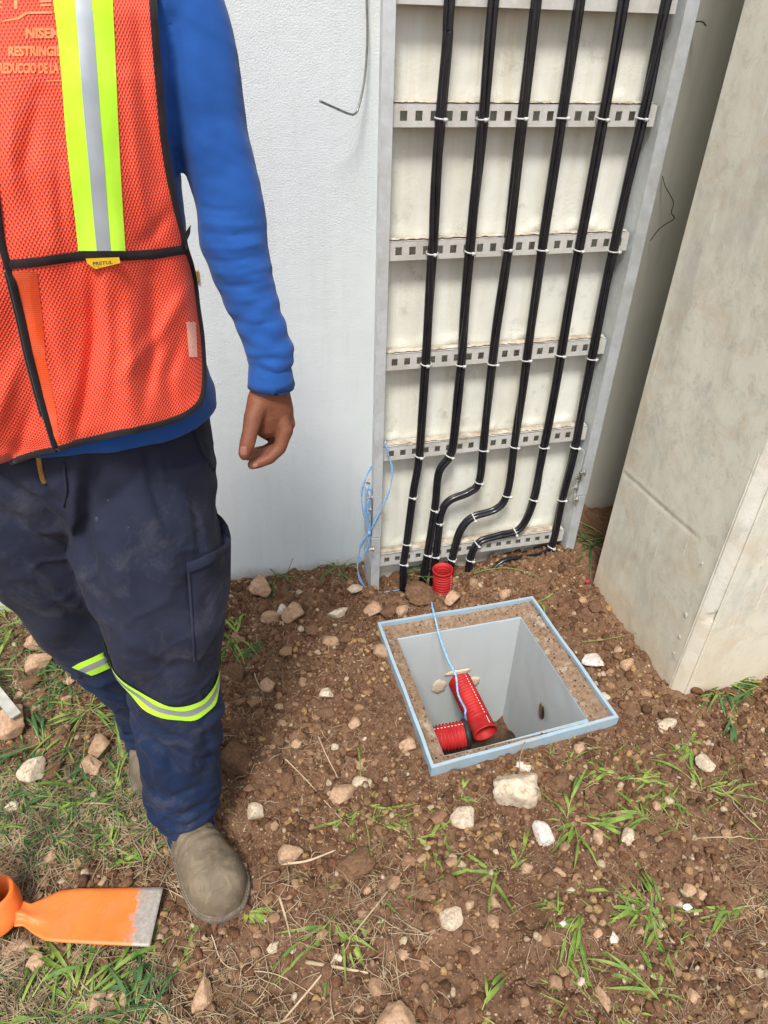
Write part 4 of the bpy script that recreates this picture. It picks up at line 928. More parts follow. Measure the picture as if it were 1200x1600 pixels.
# turned hem, thigh pocket, zip, knee bands
def patch_cast(name, m, parent, grid, tree, off, guess, uvs=None, thick=0.0015, edge=True):
    """grid[i][j] = (px, py, extra offset)"""
    nI, nJ = len(grid), len(grid[0]); V = []; U = []
    for i in range(nI):
        for j in range(nJ):
            px, py, e = grid[i][j]; p, n = cast(px, py, tree, 0.0, guess); d = ray(px, py); d = d / np.linalg.norm(d)
            V.append(p - d * (off + e))
    F = [(i * nJ + j, (i + 1) * nJ + j, (i + 1) * nJ + j + 1, i * nJ + j + 1) for i in range(nI - 1) for j in range(nJ - 1)]
    V = np.array(V); U = np.zeros((len(V), 2))
    G_ = V.reshape(nI, nJ, 3); du = np.zeros((nI, nJ)); dv = np.zeros((nI, nJ))
    du[1:, :] = np.cumsum(np.linalg.norm(np.diff(G_, axis=0), axis=2), axis=0); dv[:, 1:] = np.cumsum(np.linalg.norm(np.diff(G_, axis=1), axis=2), axis=1)
    U = np.stack([du.ravel(), dv.ravel()], -1)
    return V, F, U
def smoothgrid(V, nI, nJ, it=2):
    G_ = V.reshape(nI, nJ, 3).copy()
    for _ in range(it):
        H = G_.copy(); H[1:-1] = (G_[:-2] + G_[2:] + 2 * G_[1:-1]) / 4; G_ = H.copy(); H[:, 1:-1] = (G_[:, :-2] + G_[:, 2:] + 2 * G_[:, 1:-1]) / 4; G_ = H
    return G_.reshape(-1, 3)
# pocket: left edge, right edge as the photo shows; upper right corner stands away from the leg
gr = []
for i in range(26):
    u = i / 25; row = []
    for j in range(40):
        v = j / 39
        yt = 878 - 34 * u ** 1.3; yb = 1047 - 62 * u
        y = yt + (yb - yt) * v
        xl = 291 + 12 * v; xr = 361 - 1 * v - 22 * max(0, v - 0.45) ** 1.5 * 2.0
        row.append((xl + (xr - xl) * u, y, 0.003 + 0.006 * math.sin(math.pi * min(1, u * 1.3)) * (1 - v) * 0.7))
    gr.append(row)
PG = np.zeros((26, 40, 3))
for i in range(26):
    for j in range(40):
        px, py, e = gr[i][j]; 
        px2 = min(px, 343); p, n = cast(px2, py, pT, 0, .98); d = ray(px, py)
        Yd = p[1] - 0.004 - e + (0.03 * ((px - 343) / 18) if px > 343 else 0)
        PG[i, j] = ony(px, py, Yd)
PV = smoothgrid(PG.reshape(-1, 3), 26, 40, 4)
PFc = [(i * 40 + j, (i + 1) * 40 + j, (i + 1) * 40 + j + 1, i * 40 + j + 1) for i in range(25) for j in range(39)]
G2 = PV.reshape(26, 40, 3); back = G2.copy(); 
edge = np.zeros((26, 40)); edge[-1, :] = 1; side = []
mbp = MB(); mbp.add(PV, PFc)
# gusset: from the outer edge back round the leg
ed = G2[-1]; gs = []
for k in range(8):
    t = k / 7; gs.append(ed + np.array([-0.055 * t, 0.055 * math.sin(t * math.pi / 2) + 0.01 * t, 0.012 * t]))
gs = np.array(gs).reshape(-1, 3); mbp.add(gs, [(i * 40 + j, (i + 1) * 40 + j, (i + 1) * 40 + j + 1, i * 40 + j + 1) for i in range(7) for j in range(39)])
# doubled top hem of the pocket
mouth = []
for i in range(14):
    y = 800 + 95 * i / 13; xo = inter(y, [800, 808, 820, 838, 865, 895], [337, 347, 356, 361, 361, 358])
    for j in range(6): x = 328 + (xo - 328) * j / 5; mouth.append(ony(x, y, 1.035 + 0.012 * (1 - j / 5)))
mbp.add(mouth, [(i * 6 + j, (i + 1) * 6 + j, (i + 1) * 6 + j + 1, i * 6 + j + 1) for i in range(13) for j in range(5)])
pock = mbp.make('thigh_pocket', MT['pants'], per, True, uv=False)
def ribbon_on(name, m, parent, C, w, nrmdir, thick=0.0012):
    C = np.asarray(C); T, A, B = frames(C, nrmdir); V = []; 
    for i in range(len(C)):
        V += [C[i] - A[i] * w, C[i] - A[i] * w * 0.6 + B[i] * thick, C[i] + A[i] * w * 0.6 + B[i] * thick, C[i] + A[i] * w]
    F = [(i * 4 + k, i * 4 + k + 1, (i + 1) * 4 + k + 1, (i + 1) * 4 + k) for i in range(len(C) - 1) for k in range(3)]
    return build(name, V, F, m, parent)
top = G2[:, 2] + np.array([0.0008, -0.0022, 0.0]); ribbon_on('pocket_hem', MT['pants'], pock, catmull(top[::3], 4), 0.009, (0.3, -1, .3), 0.0016)
lf = G2[1, :] + np.array([0.0, -0.0012, 0]); ribbon_on('pocket_piping', MT['pants'], pock, catmull(lf[::4], 4), 0.0022, (0.0, -1, .3), 0.0020)
# hem turned up round the ankle
AX = lp[-1]
def ankle_ring(center, r, z0, dz, tree, name, m, w, off=0.003, full=True, tilt=0.0, phase=0.0, y_t=0.0, start=0.25):
    n = 72; V = []; rows = len(w); U = []
    for q_ in w:
        for k in range(n):
            a = 2 * math.pi * k / n; d = Vector((math.cos(a), math.sin(a), 0)); zc = z0 + q_ + tilt * math.cos(a) + y_t * math.sin(a)
            src = Vector((center[0], center[1], zc)) + d * start
            loc, nn, i_, ds = tree.ray_cast(src, -d)
            if loc is None: loc = Vector((center[0], center[1], zc)) + d * r
            V.append(np.array(loc) + np.array(d) * off); U.append((k / n, q_))
    V = np.array(V).reshape(rows, n, 3)
    for _ in range(2): V = (np.roll(V, 1, 1) + np.roll(V, -1, 1) + 2 * V) / 4
    V = V.reshape(-1, 3)
    F = [(i * n + k, i * n + (k + 1) % n, (i + 1) * n + (k + 1) % n, (i + 1) * n + k) for i in range(rows - 1) for k in range(n)]
    return build(name, V, F, m, per, U)
def legaxis(z, P): P = np.array(P); o_ = np.argsort(P[:, 2]); return np.array([np.interp(z, P[o_, 2], P[o_, 0]), np.interp(z, P[o_, 2], P[o_, 1])])
hemrow = np.linspace(-0.020, 0.0, 6)
V = []; rows = 10; n = 64; cc = np.array(lp[-1]); c0 = np.array(lp[-2])
for i in range(rows):
    t = i / (rows - 1); c = c0 + (cc - c0) * (0.35 + 0.62 * t) + np.array([0.004, 0, 0])
    for k in range(n):
        a = 2 * math.pi * k / n; r_ = 0.0475 + 0.003 * math.sin(t * 9) + 0.0022 * math.sin(a * 5 + t * 3); 
        V.append(c + np.array([math.cos(a) * r_ * 1.02, math.sin(a) * r_ * 1.25, 0.010 - 0.020 * t + 0.008 * math.cos(a + 0.5) + 0.004 * math.sin(a)]))
build('trouser_hem', V, [(i * n + k, i * n + (k + 1) % n, (i + 1) * n + (k + 1) % n, (i + 1) * n + k) for i in range(rows - 1) for k in range(n)], MT['pants'], trous)
def knee_band(Pl, trL, trR, trF, wid, Yc, Yf):
    a = ony(*trL, Yc); b = ony(*trR, Yc) if trR else None; f_ = ony(*trF, Yf)
    return a, b, f_
# left knee (nearer leg)
a = ony(197, 1033, .975); b = ony(338, 1043, .975); f_ = ony(290, 1099, .905); z0 = (a[2] + b[2]) / 2; tl = (b[2] - a[2]) / 2; yt = z0 - f_[2]
cx = legaxis(z0, lp); W3 = 0.042; zl_ = a[2] + 0.062; zr_ = b[2] + 0.022; zf_ = f_[2] + 0.024; z0 = (zl_ + zr_) / 2; tl = (zr_ - zl_) / 2; yt = z0 - zf_
for (u0, u1, m_, nm) in ((0, .33, 'lime', 'lime_band'), (.33, .67, 'silver', 'silver_band'), (.67, 1, 'lime', 'lime_band')):
    ankle_ring(cx, .07, z0, 0, pT, nm, MT[m_], [-W3 * u0 - 0.0001, -W3 * (u0 + u1) / 2, -W3 * u1 + 0.0001], 0.0050 if m_ == 'silver' else 0.0045, tilt=tl, y_t=yt, start=0.115)
TB = [(112, 1043), (122, 1037), (150, 1025), (183, 1008), (197, 1000)]; BB = [(143, 1056), (152, 1053), (174, 1043), (196, 1029), (208, 1021)]
for (u0, u1, m_, nm) in ((0, .33, 'lime', 'lime_band'), (.33, .67, 'silver', 'silver_band'), (.67, 1, 'lime', 'lime_band')):
    V = []
    for i in range(30):
        t = i / 29; a = np.array([np.interp(t * 4, range(5), [q[k] for q in TB]) for k in range(2)]); b = np.array([np.interp(t * 4, range(5), [q[k] for q in BB]) for k in range(2)])
        for j in range(4):
            q = a + (b - a) * (u0 + (u1 - u0) * j / 3); p, nn = cast(q[0], q[1], pT, 0, 1.1)
            if p[1] < 0.985: p = ony(q[0], q[1], 1.06)
            d = ray(*q); V.append(p - d / np.linalg.norm(d) * 0.004)
    V = smoothgrid(np.array(V), 30, 4, 2)
    build(nm, V, [(i * 4 + k, i * 4 + k + 1, (i + 1) * 4 + k + 1, (i + 1) * 4 + k) for i in range(29) for k in range(3)], MT[m_], per)
C = [cast(x, y, pT, 0.002, .93)[0] for x, y in ((61, 712), (62, 722), (64, 733), (67, 745), (71, 753))]
ribbon_on('zip', MT['brass'], trous, catmull(C, 5), 0.0035, (0, -1, .2), 0.002)
C = [cast(x, y, pT, 0.0014, .93)[0] for x, y in ((100, 722), (102, 745), (104, 768), (100, 790))]
ribbon_on('fly_seam', MT['pants'], trous, catmull(C, 6), 0.0022, (0, -1, .2), 0.0022)
C = [cast(x, y, pT, 0.0012, .95)[0] for x, y in ((300, 662), (310, 690), (322, 715), (334, 735))]
ribbon_on('side_pocket_seam', MT['pants'], trous, catmull(C, 6), 0.0028, (0, -1, .2), 0.0030)

# --- boots
def boot(heel, toe, label, hw=0.062, ht=1.0):
    heel = np.array(heel, float); toe = np.array(toe, float); ax_ = toe - heel; L = np.linalg.norm(ax_); d = ax_ / L; s = np.array([d[1], -d[0], 0]) * -1
    S = [0.0, .04, .12, .25, .4, .55, .68, .80, .90, .96, 1.0]
    Wd = [.40, .60, .70, .66, .70, .86, .98, 1.0, .86, .60, .30]
    Hh = [.050, .082, .10, .105, .098, .086, .077, .071, .062, .050, .030]
    P = []; V = []; n = 28; Ss = np.linspace(0, 1, 40); w_ = np.interp(Ss, S, Wd) * hw; h_ = np.interp(Ss, S, Hh) * ht
    k = np.array([.25, .5, .25]);
    for _ in range(2): w_[1:-1] = np.convolve(w_, k, 'valid'); h_[1:-1] = np.convolve(h_, k, 'valid')
    for t, w, h in zip(Ss, w_, h_):
        c = heel + d * L * t; skew = 0.010 * math.sin(math.pi * t)
        for j in range(n):
            a = 2 * math.pi * j / n; ca, sa = math.cos(a), math.sin(a)
            x = w * math.copysign(abs(ca) ** 0.8, ca); z = 0.018 + (h if sa > 0 else 0.006) * (abs(sa) ** 0.8 if sa > 0 else -abs(sa))
            if sa > 0: z = 0.018 + h * abs(sa) ** 0.85
            V.append(c + s * x + np.array([0, 0, z]))
    F = [(i * n + j, (i + 1) * n + j, (i + 1) * n + (j + 1) % n, i * n + (j + 1) % n) for i in range(39) for j in range(n)] + [tuple(range(n)), tuple(reversed(range(39 * n, 40 * n)))]
    anc = heel + d * L * 0.23
    shaft = tube([anc + np.array([0, 0, .05]), anc + np.array([0, 0, .10]), anc + np.array([0, 0, .16]), anc + np.array([0, 0, .22])], [(.040, .058), (.040, .050), (.043, .046), (.046, .047)], 28, True, tuple(-d))
    V, F, N = union([(V, F), shaft[:2]], 0.004, 5)
    t = (V - heel) @ d / L; sd_ = (V - heel) @ s
    cr = 0.0018 * np.sin(t * 95 + 3 * fbm(V[:, 0] * 30, V[:, 1] * 30, 2)) * np.exp(-((t - 0.52) / 0.09) ** 2) * (V[:, 2] > 0.05) + fbm(V[:, 0] * 34, V[:, 1] * 34 + V[:, 2] * 30, 3) * 0.0022
    cr += crease(V, N, [([(300, 1300), (335, 1288), (372, 1300)], 5, -.0022), ([(296, 1318), (335, 1308), (380, 1322)], 5, .0016), ([(305, 1330), (340, 1322), (375, 1334)], 4, -.0016), ([(330, 1245), (352, 1262), (372, 1292)], 4, -.0022), ([(318, 1372), (350, 1358), (388, 1368)], 7, .0012)]) if hw > 0.06 else 0
    cr -= 0.0035 * np.exp(-((t - 0.745) / 0.012) ** 2) * (V[:, 2] > 0.03) * 0.4    # toe cap line
    V = V + N * cr[:, None]
    b = build('boot', V, F, MT['boot'], per); b['label'] = label; ORI[b.name] = ORI[per.name]
    def outline(grow, z):
        o_ = []
        for t_, w in zip(Ss, w_): o_.append(heel + d * (L + 2 * grow) * t_ - d * grow + s * (w + grow) + np.array([0, 0, z]))
        for t_, w in reversed(list(zip(Ss, w_))): o_.append(heel + d * (L + 2 * grow) * t_ - d * grow - s * (w + grow) + np.array([0, 0, z]))
        return o_
    mb = MB(); O = [outline(0.003, -0.006), outline(0.0055, 0.004), outline(0.0055, 0.017), outline(0.005, 0.019), outline(-0.004, 0.021)]; m_ = len(O[0]); V = [p for o_ in O for p in o_]
    mb.add(V, [(i * m_ + j, i * m_ + (j + 1) % m_, (i + 1) * m_ + (j + 1) % m_, (i + 1) * m_ + j) for i in range(4) for j in range(m_)]); mb.make('sole', MT['sole'], b, True)
    O = outline(0.0035, 0.0205); O = [O[i] for i in range(0, len(O), 1)]; mb = MB()
    for i in range(len(O)):
        p0, p1 = O[i], O[(i + 1) % len(O)]; ln_ = np.linalg.norm(p1 - p0); k_ = max(1, int(ln_ / 0.0045))
        for q in range(k_): u0 = q / k_; u1 = (q + 0.62) / k_; mb.tube([p0 + (p1 - p0) * u0, p0 + (p1 - p0) * u1], 0.0011, 5)
    st = mb.make('welt_stitching', MT['stitch'], b, True)
    return b
boot((-0.215, 1.030, -0.004), (-0.090, 0.740, -0.004), 'dusty grey brown boot stepping forward', 0.0615)
boot((-0.262, 1.345, -0.004), (-0.238, 1.050, -0.004), 'boot of the rear leg, half hidden', 0.058)

# --- vest
YT = [-90, 0, 100, 200, 300, 350, 400, 450, 500, 560, 600, 660, 720]
def xc(y): return inter(y, [-90, 0, 100, 200, 300, 350, 380, 400, 430, 500, 560, 620, 660, 705], [-48, -38, -28, -18, -8, -2, 2, 7, 17, 34, 47, 63, 74, 88])
def xr(y): return inter(y, [-90, 0, 100, 200, 260, 300, 340, 360, 400, 430, 470, 520, 560, 600, 640, 700], [236, 240, 247, 255, 263, 270, 279, 285, 294, 302, 309, 316, 319, 320, 318, 318])
def yb_(x): return inter(x, [-330, -120, 0, 20, 60, 88, 130, 190, 240, 285, 305, 316, 321], [745, 742, 727, 722, 708, 703, 690, 677, 667, 652, 640, 626, 606])
def fold_px(x, y):
    k = min(1, max(0, (y - 120) / 500))
    return (0.007 * math.sin((x - 0.10 * y) * 0.055 + 2.2 * float(vnoise(y * 0.006, 3.3))) + 0.020 * float(fbm(x * 0.013 + 4, y * 0.006, 2))) * (0.25 + 0.9 * k) + 0.010 * k + vcr(x, y)
VC = [([(146, 424), (148, 520), (135, 610), (118, 685)], 9, -0.016), ([(162, 430), (168, 540), (160, 660)], 11, 0.009), ([(235, 430), (240, 540), (222, 655)], 10, -0.010), ([(200, 470), (205, 560), (195, 650)], 12, 0.007), ([(300, 440), (250, 520), (190, 590)], 10, 0.008), ([(285, 520), (262, 590), (270, 640)], 10, -0.009),
  ([(60, 440), (72, 520), (95, 600)], 8, -0.008), ([(215, 20), (225, 150), (250, 290)], 9, -0.007), ([(200, 120), (215, 260), (230, 370)], 9, 0.006), ([(60, 150), (40, 260), (70, 370)], 12, -0.008), ([(20, 150), (10, 250), (30, 370)], 12, 0.006), ([(90, 250), (95, 330), (100, 380)], 7, -0.005), ([(265, 330), (240, 365), (215, 385)], 8, -0.006), ([(30, 560), (0, 640), (-20, 700)], 12, 0.008), ([(55, 620), (30, 700), (20, 720)], 9, -0.007)]
def vcr(x, y):
    s = 0.0
    for L, w, dep in VC:
        if abs(x - L[1][0]) > 130: continue
        d, t = pl_dist(np.array(float(x)), np.array(float(y)), L); s += dep * math.exp(-(float(d) / w) ** 2) * math.sin(min(.95, max(.05, float(t))) * math.pi) ** .5
    return s
def vest_panel(x0f, x1f, nu, nv, extra=0.0):
    V = np.zeros((nu, nv, 3)); PX = np.zeros((nu, nv, 2))
    for i in range(nu):
        for j in range(nv):
            s = i / (nu - 1); t = j / (nv - 1); y = -90 + t * 760
            for _ in range(3): x = x0f(y) + (x1f(y) - x0f(y)) * s; y = -90 + (yb_(x) + 90) * t
            PX[i, j] = (x, y); p, n = cast(x, y, tT, 0, 1.0); d = ray(x, y); d /= np.linalg.norm(d)
            e = 0.012 + fold_px(x, y) + extra; V[i, j] = p - d * e
    return V, PX
def finish(V, PX, name, m, it=2):
    nu, nv = V.shape[:2]; V = smoothgrid(V.reshape(-1, 3), nu, nv, it)
    F = [(i * nv + j, (i + 1) * nv + j, (i + 1) * nv + j + 1, i * nv + j + 1) for i in range(nu - 1) for j in range(nv - 1)]
    G_ = V.reshape(nu, nv, 3); du = np.zeros((nu, nv)); dv = np.zeros((nu, nv)); mid = nv // 2
    du[1:, :] = np.cumsum(np.linalg.norm(np.diff(G_, axis=0), axis=2).mean(axis=1))[:, None] ; dv[:, 1:] = np.cumsum(np.linalg.norm(np.diff(G_, axis=1), axis=2).mean(axis=0))[None, :]
    U = np.stack([du.ravel(), dv.ravel()], -1)
    return build(name, V, F, m, vest, U), V, F
vest = build('vest', [(0, 0, 0)], [], MT['vest'], per); bpy.data.objects.remove(vest)
vest = None
nu, nv = 84, 180
Vr, PXr = vest_panel(xc, xr, nu, nv)
Vl, PXl = vest_panel(lambda y: inter(y, [-90, 100, 300, 745], [-235, -215, -180, -100]), lambda y: xc(y) + 5, nu, nv, -0.006)
# main shell: wearer's left front; its siblings (other front, back) hang on it as sub-parts
V0 = smoothgrid(Vr.reshape(-1, 3), nu, nv, 3); G_ = V0.reshape(nu, nv, 3)
F0 = [(i * nv + j, (i + 1) * nv + j, (i + 1) * nv + j + 1, i * nv + j + 1) for i in range(nu - 1) for j in range(nv - 1)]
du = np.zeros((nu, nv)); dv = np.zeros((nu, nv)); du[1:, :] = np.cumsum(np.linalg.norm(np.diff(G_, axis=0), axis=2).mean(axis=1))[:, None]; dv[:, 1:] = np.cumsum(np.linalg.norm(np.diff(G_, axis=1), axis=2).mean(axis=0))[None, :]
vest = build('vest', V0, F0, MT['vest'], per, np.stack([du.ravel(), dv.ravel()], -1)); ORI[vest.name] = ORI[per.name]
V1 = smoothgrid(Vl.reshape(-1, 3), nu, nv, 3); G1 = V1.reshape(nu, nv, 3); du = np.zeros((nu, nv)); dv = np.zeros((nu, nv)); du[1:, :] = np.cumsum(np.linalg.norm(np.diff(G1, axis=0), axis=2).mean(axis=1))[:, None]; dv[:, 1:] = np.cumsum(np.linalg.norm(np.diff(G1, axis=1), axis=2).mean(axis=0))[None, :]
build('vest_front', V1, F0, MT['vest'], vest, np.stack([du.ravel(), dv.ravel()], -1))
# back panel and shoulder straps
V = []; U = []; n = 60; zs = np.linspace(0.965, 1.50, 40)
for z in zs:
    for k in range(n + 1):
        a = math.pi * (0.2 + 0.6 * k / n) ; d = Vector((math.cos(a), math.sin(a), 0)); loc, nn, i_, ds = tT.ray_cast(Vector((CX, 1.05, z)) + d * 0.5, -d)
        p = np.array(loc) if loc is not None else np.array((CX, 1.05, z)); V.append(p + np.array(d) * (0.008 + 0.010 * max(0, 1.3 - z) + 0.002 * math.sin(a * 14))); U.append((k / n * 0.55, z))
build('vest_back', V, [(i * (n + 1) + k, (i + 1) * (n + 1) + k, (i + 1) * (n + 1) + k + 1, i * (n + 1) + k + 1) for i in range(39) for k in range(n)], MT['vest'], vest, U)
for sgn in (-1, 1):
    V = []; U = []
    for i in range(16):
        t = 0.22 + 0.66 * i / 15; a = math.pi * t; y = 1.05 - 0.105 * math.cos(a)
        for k in range(10):
            x = CX + sgn * (0.065 + 0.105 * k / 9); zt = 1.49 + 0.075 * math.sin(a) * 0.9
            loc, nn, i_, ds = tT.ray_cast(Vector((x, y, 1.9)), Vector((0, 0, -1))); z = (loc[2] if loc is not None and loc[2] > 1.42 else 1.49) + 0.010
            V.append((x, y, z)); U.append((k * 0.012, t * 0.25))
    build('vest_shoulder', V, [(i * 10 + k, (i + 1) * 10 + k, (i + 1) * 10 + k + 1, i * 10 + k + 1) for i in range(15) for k in range(9)], MT['vest'], vest, U)
vT = bvh(V0, F0); vT2 = bvh(np.vstack([V0, V1]), F0 + [tuple(i + len(V0) for i in f) for f in F0])
def vpt(x, y, off, tree=None): p, n = cast(x, y, tree or vT, 0, 0.93); d = ray(x, y); d /= np.linalg.norm(d); return p - d * off
def vstrip(name, m, ys, lf, rf, off, nu_=8, tree=None, parent=None, mult=None):
    V = []; nv_ = len(ys); U = []
    for i in range(nu_ + 1):
        for y in ys:
            t = i / nu_; x = lf(y) + (rf(y) - lf(y)) * t; V.append(vpt(x, y + (mult(t) if mult else 0), off, tree)); U.append((t, y * .001))
    V = smoothgrid(np.array(V), nu_ + 1, nv_, 1)
    return build(name, V, [(i * nv_ + j, (i + 1) * nv_ + j, (i + 1) * nv_ + j + 1, i * nv_ + j + 1) for i in range(nu_) for j in range(nv_ - 1)], m, parent or vest, U)
yy = np.linspace(-88, 392, 90)
LX = ([-90, 0, 60, 130, 200, 260, 330, 390], [80, 83, 91, 97, 102, 108, 116, 122]); RX = ([-90, 0, 60, 130, 200, 260, 330, 390], [172, 176, 179, 182, 185, 188, 192, 196])
SL = ([-90, 0, 60, 130, 200, 260, 330, 390], [110, 117, 122, 127, 133, 139, 145, 151]); SR = ([-90, 0, 60, 130, 200, 260, 330, 390], [136, 143, 148, 153, 158, 163, 168, 173])
vstrip('lime_stripe', MT['lime'], yy, lambda y: inter(y, *LX), lambda y: inter(y, *SL) + 0.5, 0.0016)
vstrip('lime_stripe', MT['lime'], yy, lambda y: inter(y, *SR) - 0.5, lambda y: inter(y, *RX), 0.0016)
vstrip('silver_stripe', MT['silver'], yy, lambda y: inter(y, *SL), lambda y: inter(y, *SR), 0.0022)
# same stripes on the other front, beyond the picture's edge
vl = bvh(V1, F0)
mir = lambda xs: (lambda y: 2 * xc(y) - 26 - inter(y, xs[0], xs[1]))
vstrip('lime_stripe', MT['lime'], yy, mir(RX), mir(SR), 0.0016, tree=vl); vstrip('lime_stripe', MT['lime'], yy, mir(SL), mir(LX), 0.0016, tree=vl); vstrip('silver_stripe', MT['silver'], yy, mir(SR), mir(SL), 0.0022, tree=vl)
# orange layer beside the front edge
vstrip('placket', MT['placket'], np.linspace(424, 699, 60), lambda y: xc(y) + 2, lambda y: xc(y) + inter(y, [424, 520, 560, 600, 640, 699], [42, 30, 24, 22, 19, 9]), 0.0007, 10)
# waist strap
def strap_y(x): return inter(x, [-200, 0, 15, 60, 130, 200, 240, 285, 300], [408, 408, 407, 403, 393, 393, 391, 384, 383])
V = []; xs_ = np.linspace(4, 292, 90)
for x in xs_:
    for q in (0, 5, 10, 15): V.append(vpt(x, strap_y(x) + q - 1, 0.0030 if q in (5, 10) else 0.0016))
build('waist_strap', V, [(i * 4 + k, (i + 1) * 4 + k, (i + 1) * 4 + k + 1, i * 4 + k + 1) for i in range(89) for k in range(3)], MT['tape'], vest)
V = [vpt(284, 372, 0.004), ony(297, 352, .98), ony(296, 366, .985), ony(290, 380, .98), vpt(284, 396, 0.004)]
mb = MB(); mb.add(V + [p + np.array([0.001, 0.003, 0]) for p in V], [(0, 1, 2, 3, 4), (9, 8, 7, 6, 5)] + [(i, (i + 1) % 5, 5 + (i + 1) % 5, 5 + i) for i in range(5)]); mb.make('side_strap', MT['tape'], vest)
def binding(pts, w, tree, name='edge_binding', off=0.001):
    P = catmull([(a, b, 0) for a, b in pts], 8)[:, :2]; C = []
    for x, y in P: C.append(vpt(x, y, off, tree))
    C = np.array(C)
    for _ in range(2): C[1:-1] = (C[:-2] + C[2:] + 2 * C[1:-1]) / 4
    V, F, U = tube(C, [(w, 0.0022)] * len(C), 8, True, tuple(-ray(*P[len(P) // 2]))); return build(name, V, F, MT['tape'], vest, U)
binding([(xc(y) , y) for y in np.linspace(-88, 700, 28)], 0.0042, vT, off=0.0028)
binding([(xc(y) - 5, y) for y in np.linspace(425, 650, 10)], 0.0032, vT2, off=0.0012)
binding([(x, yb_(x) - 1) for x in (90, 130, 160, 190, 220, 250, 280)] + [(300, 641), (312, 628), (317, 608), (318, 585), (317, 560), (314, 520), (308, 480), (304, 445), (298, 415), (290, 390), (283, 362)] + [(xr(y) - 1.5, y) for y in np.linspace(335, -88, 18)], 0.0046, vT)
binding([(x, yb_(x) - 1) for x in np.linspace(-110, 88, 12)], 0.0044, vl)
# tag with lettering under the strap
TP = [(134, 404), (186, 402), (188, 411), (150, 420.5), (145, 419.5), (136, 411)]
tg = build('sewn_tag', [vpt(x, y, 0.0105) for x, y in TP] + [vpt(x, y, 0.0033) for x, y in TP], [tuple(range(6))] + [(i, 6 + i, 6 + (i + 1) % 6, (i + 1) % 6) for i in range(6)], MT['tag'], vest, smooth=False); ORI[tg.name] = ORI[per.name]
TV, TF = text_mesh('PRETUL', 0.02)
build('lettering', [vpt(145 + 31 * v[0], 415.0 - 2.5 * v[0] - 5.4 * v[1], 0.0118) for v in TV], TF, MT['ink'], tg, smooth=False)
for s, x0, x1, y0, y1 in (('NISEMI', 40, 98, 43, 60), ('RESTRINGID', 13, 100, 72, 88), ('REDUCCIO DE LA', -2, 92, 98, 115)):
    TV, TF = text_mesh(s, 0.045); build('faded_lettering', [vpt(x0 + (x1 - x0) * v[0], y1 - (y1 - y0) * v[1] , 0.0009) for v in TV], TF, MT['print'], vest, smooth=False)
for q in ([(-6, 2), (80, 0), (80, 3), (-6, 5)], [(-6, 10), (80, 6), (80, 9), (-6, 13)], [(22, 0), (27, 0), (27, 14), (22, 14)], [(4, 32), (28, 27), (40, 18), (82, 17), (82, 21), (42, 22), (30, 30), (4, 34)], [(-4, 125.5), (96, 125.5), (96, 127), (-4, 127)]):
    build('faded_emblem', [vpt(x, y, 0.0009) for x, y in q], [tuple(range(len(q)))], MT['print'], vest, smooth=False)
vstrip('care_patch', MT['patch'], np.linspace(503, 558, 12), lambda y: 291 + (y - 503) * .08, lambda y: 306 + (y - 503) * 0.05, 0.0012, 4)

# ================================================================ HOE
hoe = thing('garden_hoe', onz(20, 1415, 0.0), 'broad hoe with an orange painted blade and bare worn edge lying over dry grass', 'hoe')
ZH = 0.034
outl = [(30, 1403), (48, 1412), (58, 1409), (72, 1402), (93, 1392), (107, 1389), (121, 1388), (160, 1388), (205, 1387), (255, 1386), (250, 1410), (243, 1442), (234, 1479), (190, 1477), (130, 1474), (84, 1471), (72, 1469), (60, 1464), (50, 1458), (44, 1452), (36, 1447), (26, 1444)]
NB = 70
up = [(26, 1404), (48, 1412), (72, 1402), (93, 1392), (121, 1388), (160, 1388), (205, 1387), (255, 1386)]; dn = [(22, 1447), (36, 1446), (52, 1459), (70, 1469), (84, 1471), (130, 1474), (190, 1477), (234, 1479)]
def side_(L, t):
    P = np.array(L, float); s = np.concatenate([[0], np.cumsum(np.hypot(*np.diff(P, axis=0).T))]); s /= s[-1]; return np.array([np.interp(t, s, P[:, 0]), np.interp(t, s, P[:, 1])])
V = []; U = []; nb, mbn = 60, 14
for lay in (0, 1):
    for i in range(nb):
        t = i / (nb - 1); a = side_(up, t); b = side_(dn, t)
        for j in range(mbn):
            s = j / (mbn - 1); q = a + (b - a) * s; rib = 0.010 * math.exp(-((s - .5) / .16) ** 2) * max(0, 1 - t * 3.2) * 1.0
            z = ZH + 0.002 + rib + 0.004 * math.sin(t * 3.1) - 0.008 * t + 0.010 * max(0, 0.25 - t); th = 0.0042 * (1 - 0.55 * t)
            V.append(onz(q[0], q[1], z) - (np.array([0, 0, th]) if lay else 0)); U.append((t, s))
n1 = nb * mbn; F = [(i * mbn + j, i * mbn + j + 1, (i + 1) * mbn + j + 1, (i + 1) * mbn + j) for i in range(nb - 1) for j in range(mbn - 1)]
F += [tuple(k + n1 for k in reversed(f)) for f in F]
per_ = [i * mbn for i in range(nb)] + [(nb - 1) * mbn + j for j in range(1, mbn)] + [i * mbn + mbn - 1 for i in range(nb - 2, -1, -1)] + [j for j in range(mbn - 2, 0, -1)]
F += [(per_[i], per_[(i + 1) % len(per_)], per_[(i + 1) % len(per_)] + n1, per_[i] + n1) for i in range(len(per_))]
build('blade', V, F, MT['hoe'], hoe, U)
ctop = onz(-9, 1392, 0.078); rt_ = 0.030; cbot = onz(-6, 1430, 0.028) 
n = 40; V = []; U = []; prof_ = [(0.0, .031, 0), (0.25, .034, 0), (0.6, .034, 0), (1.0, .030, 0), (1.0, .026, 1), (0.0, .0255, 1)]
axd = ctop - cbot
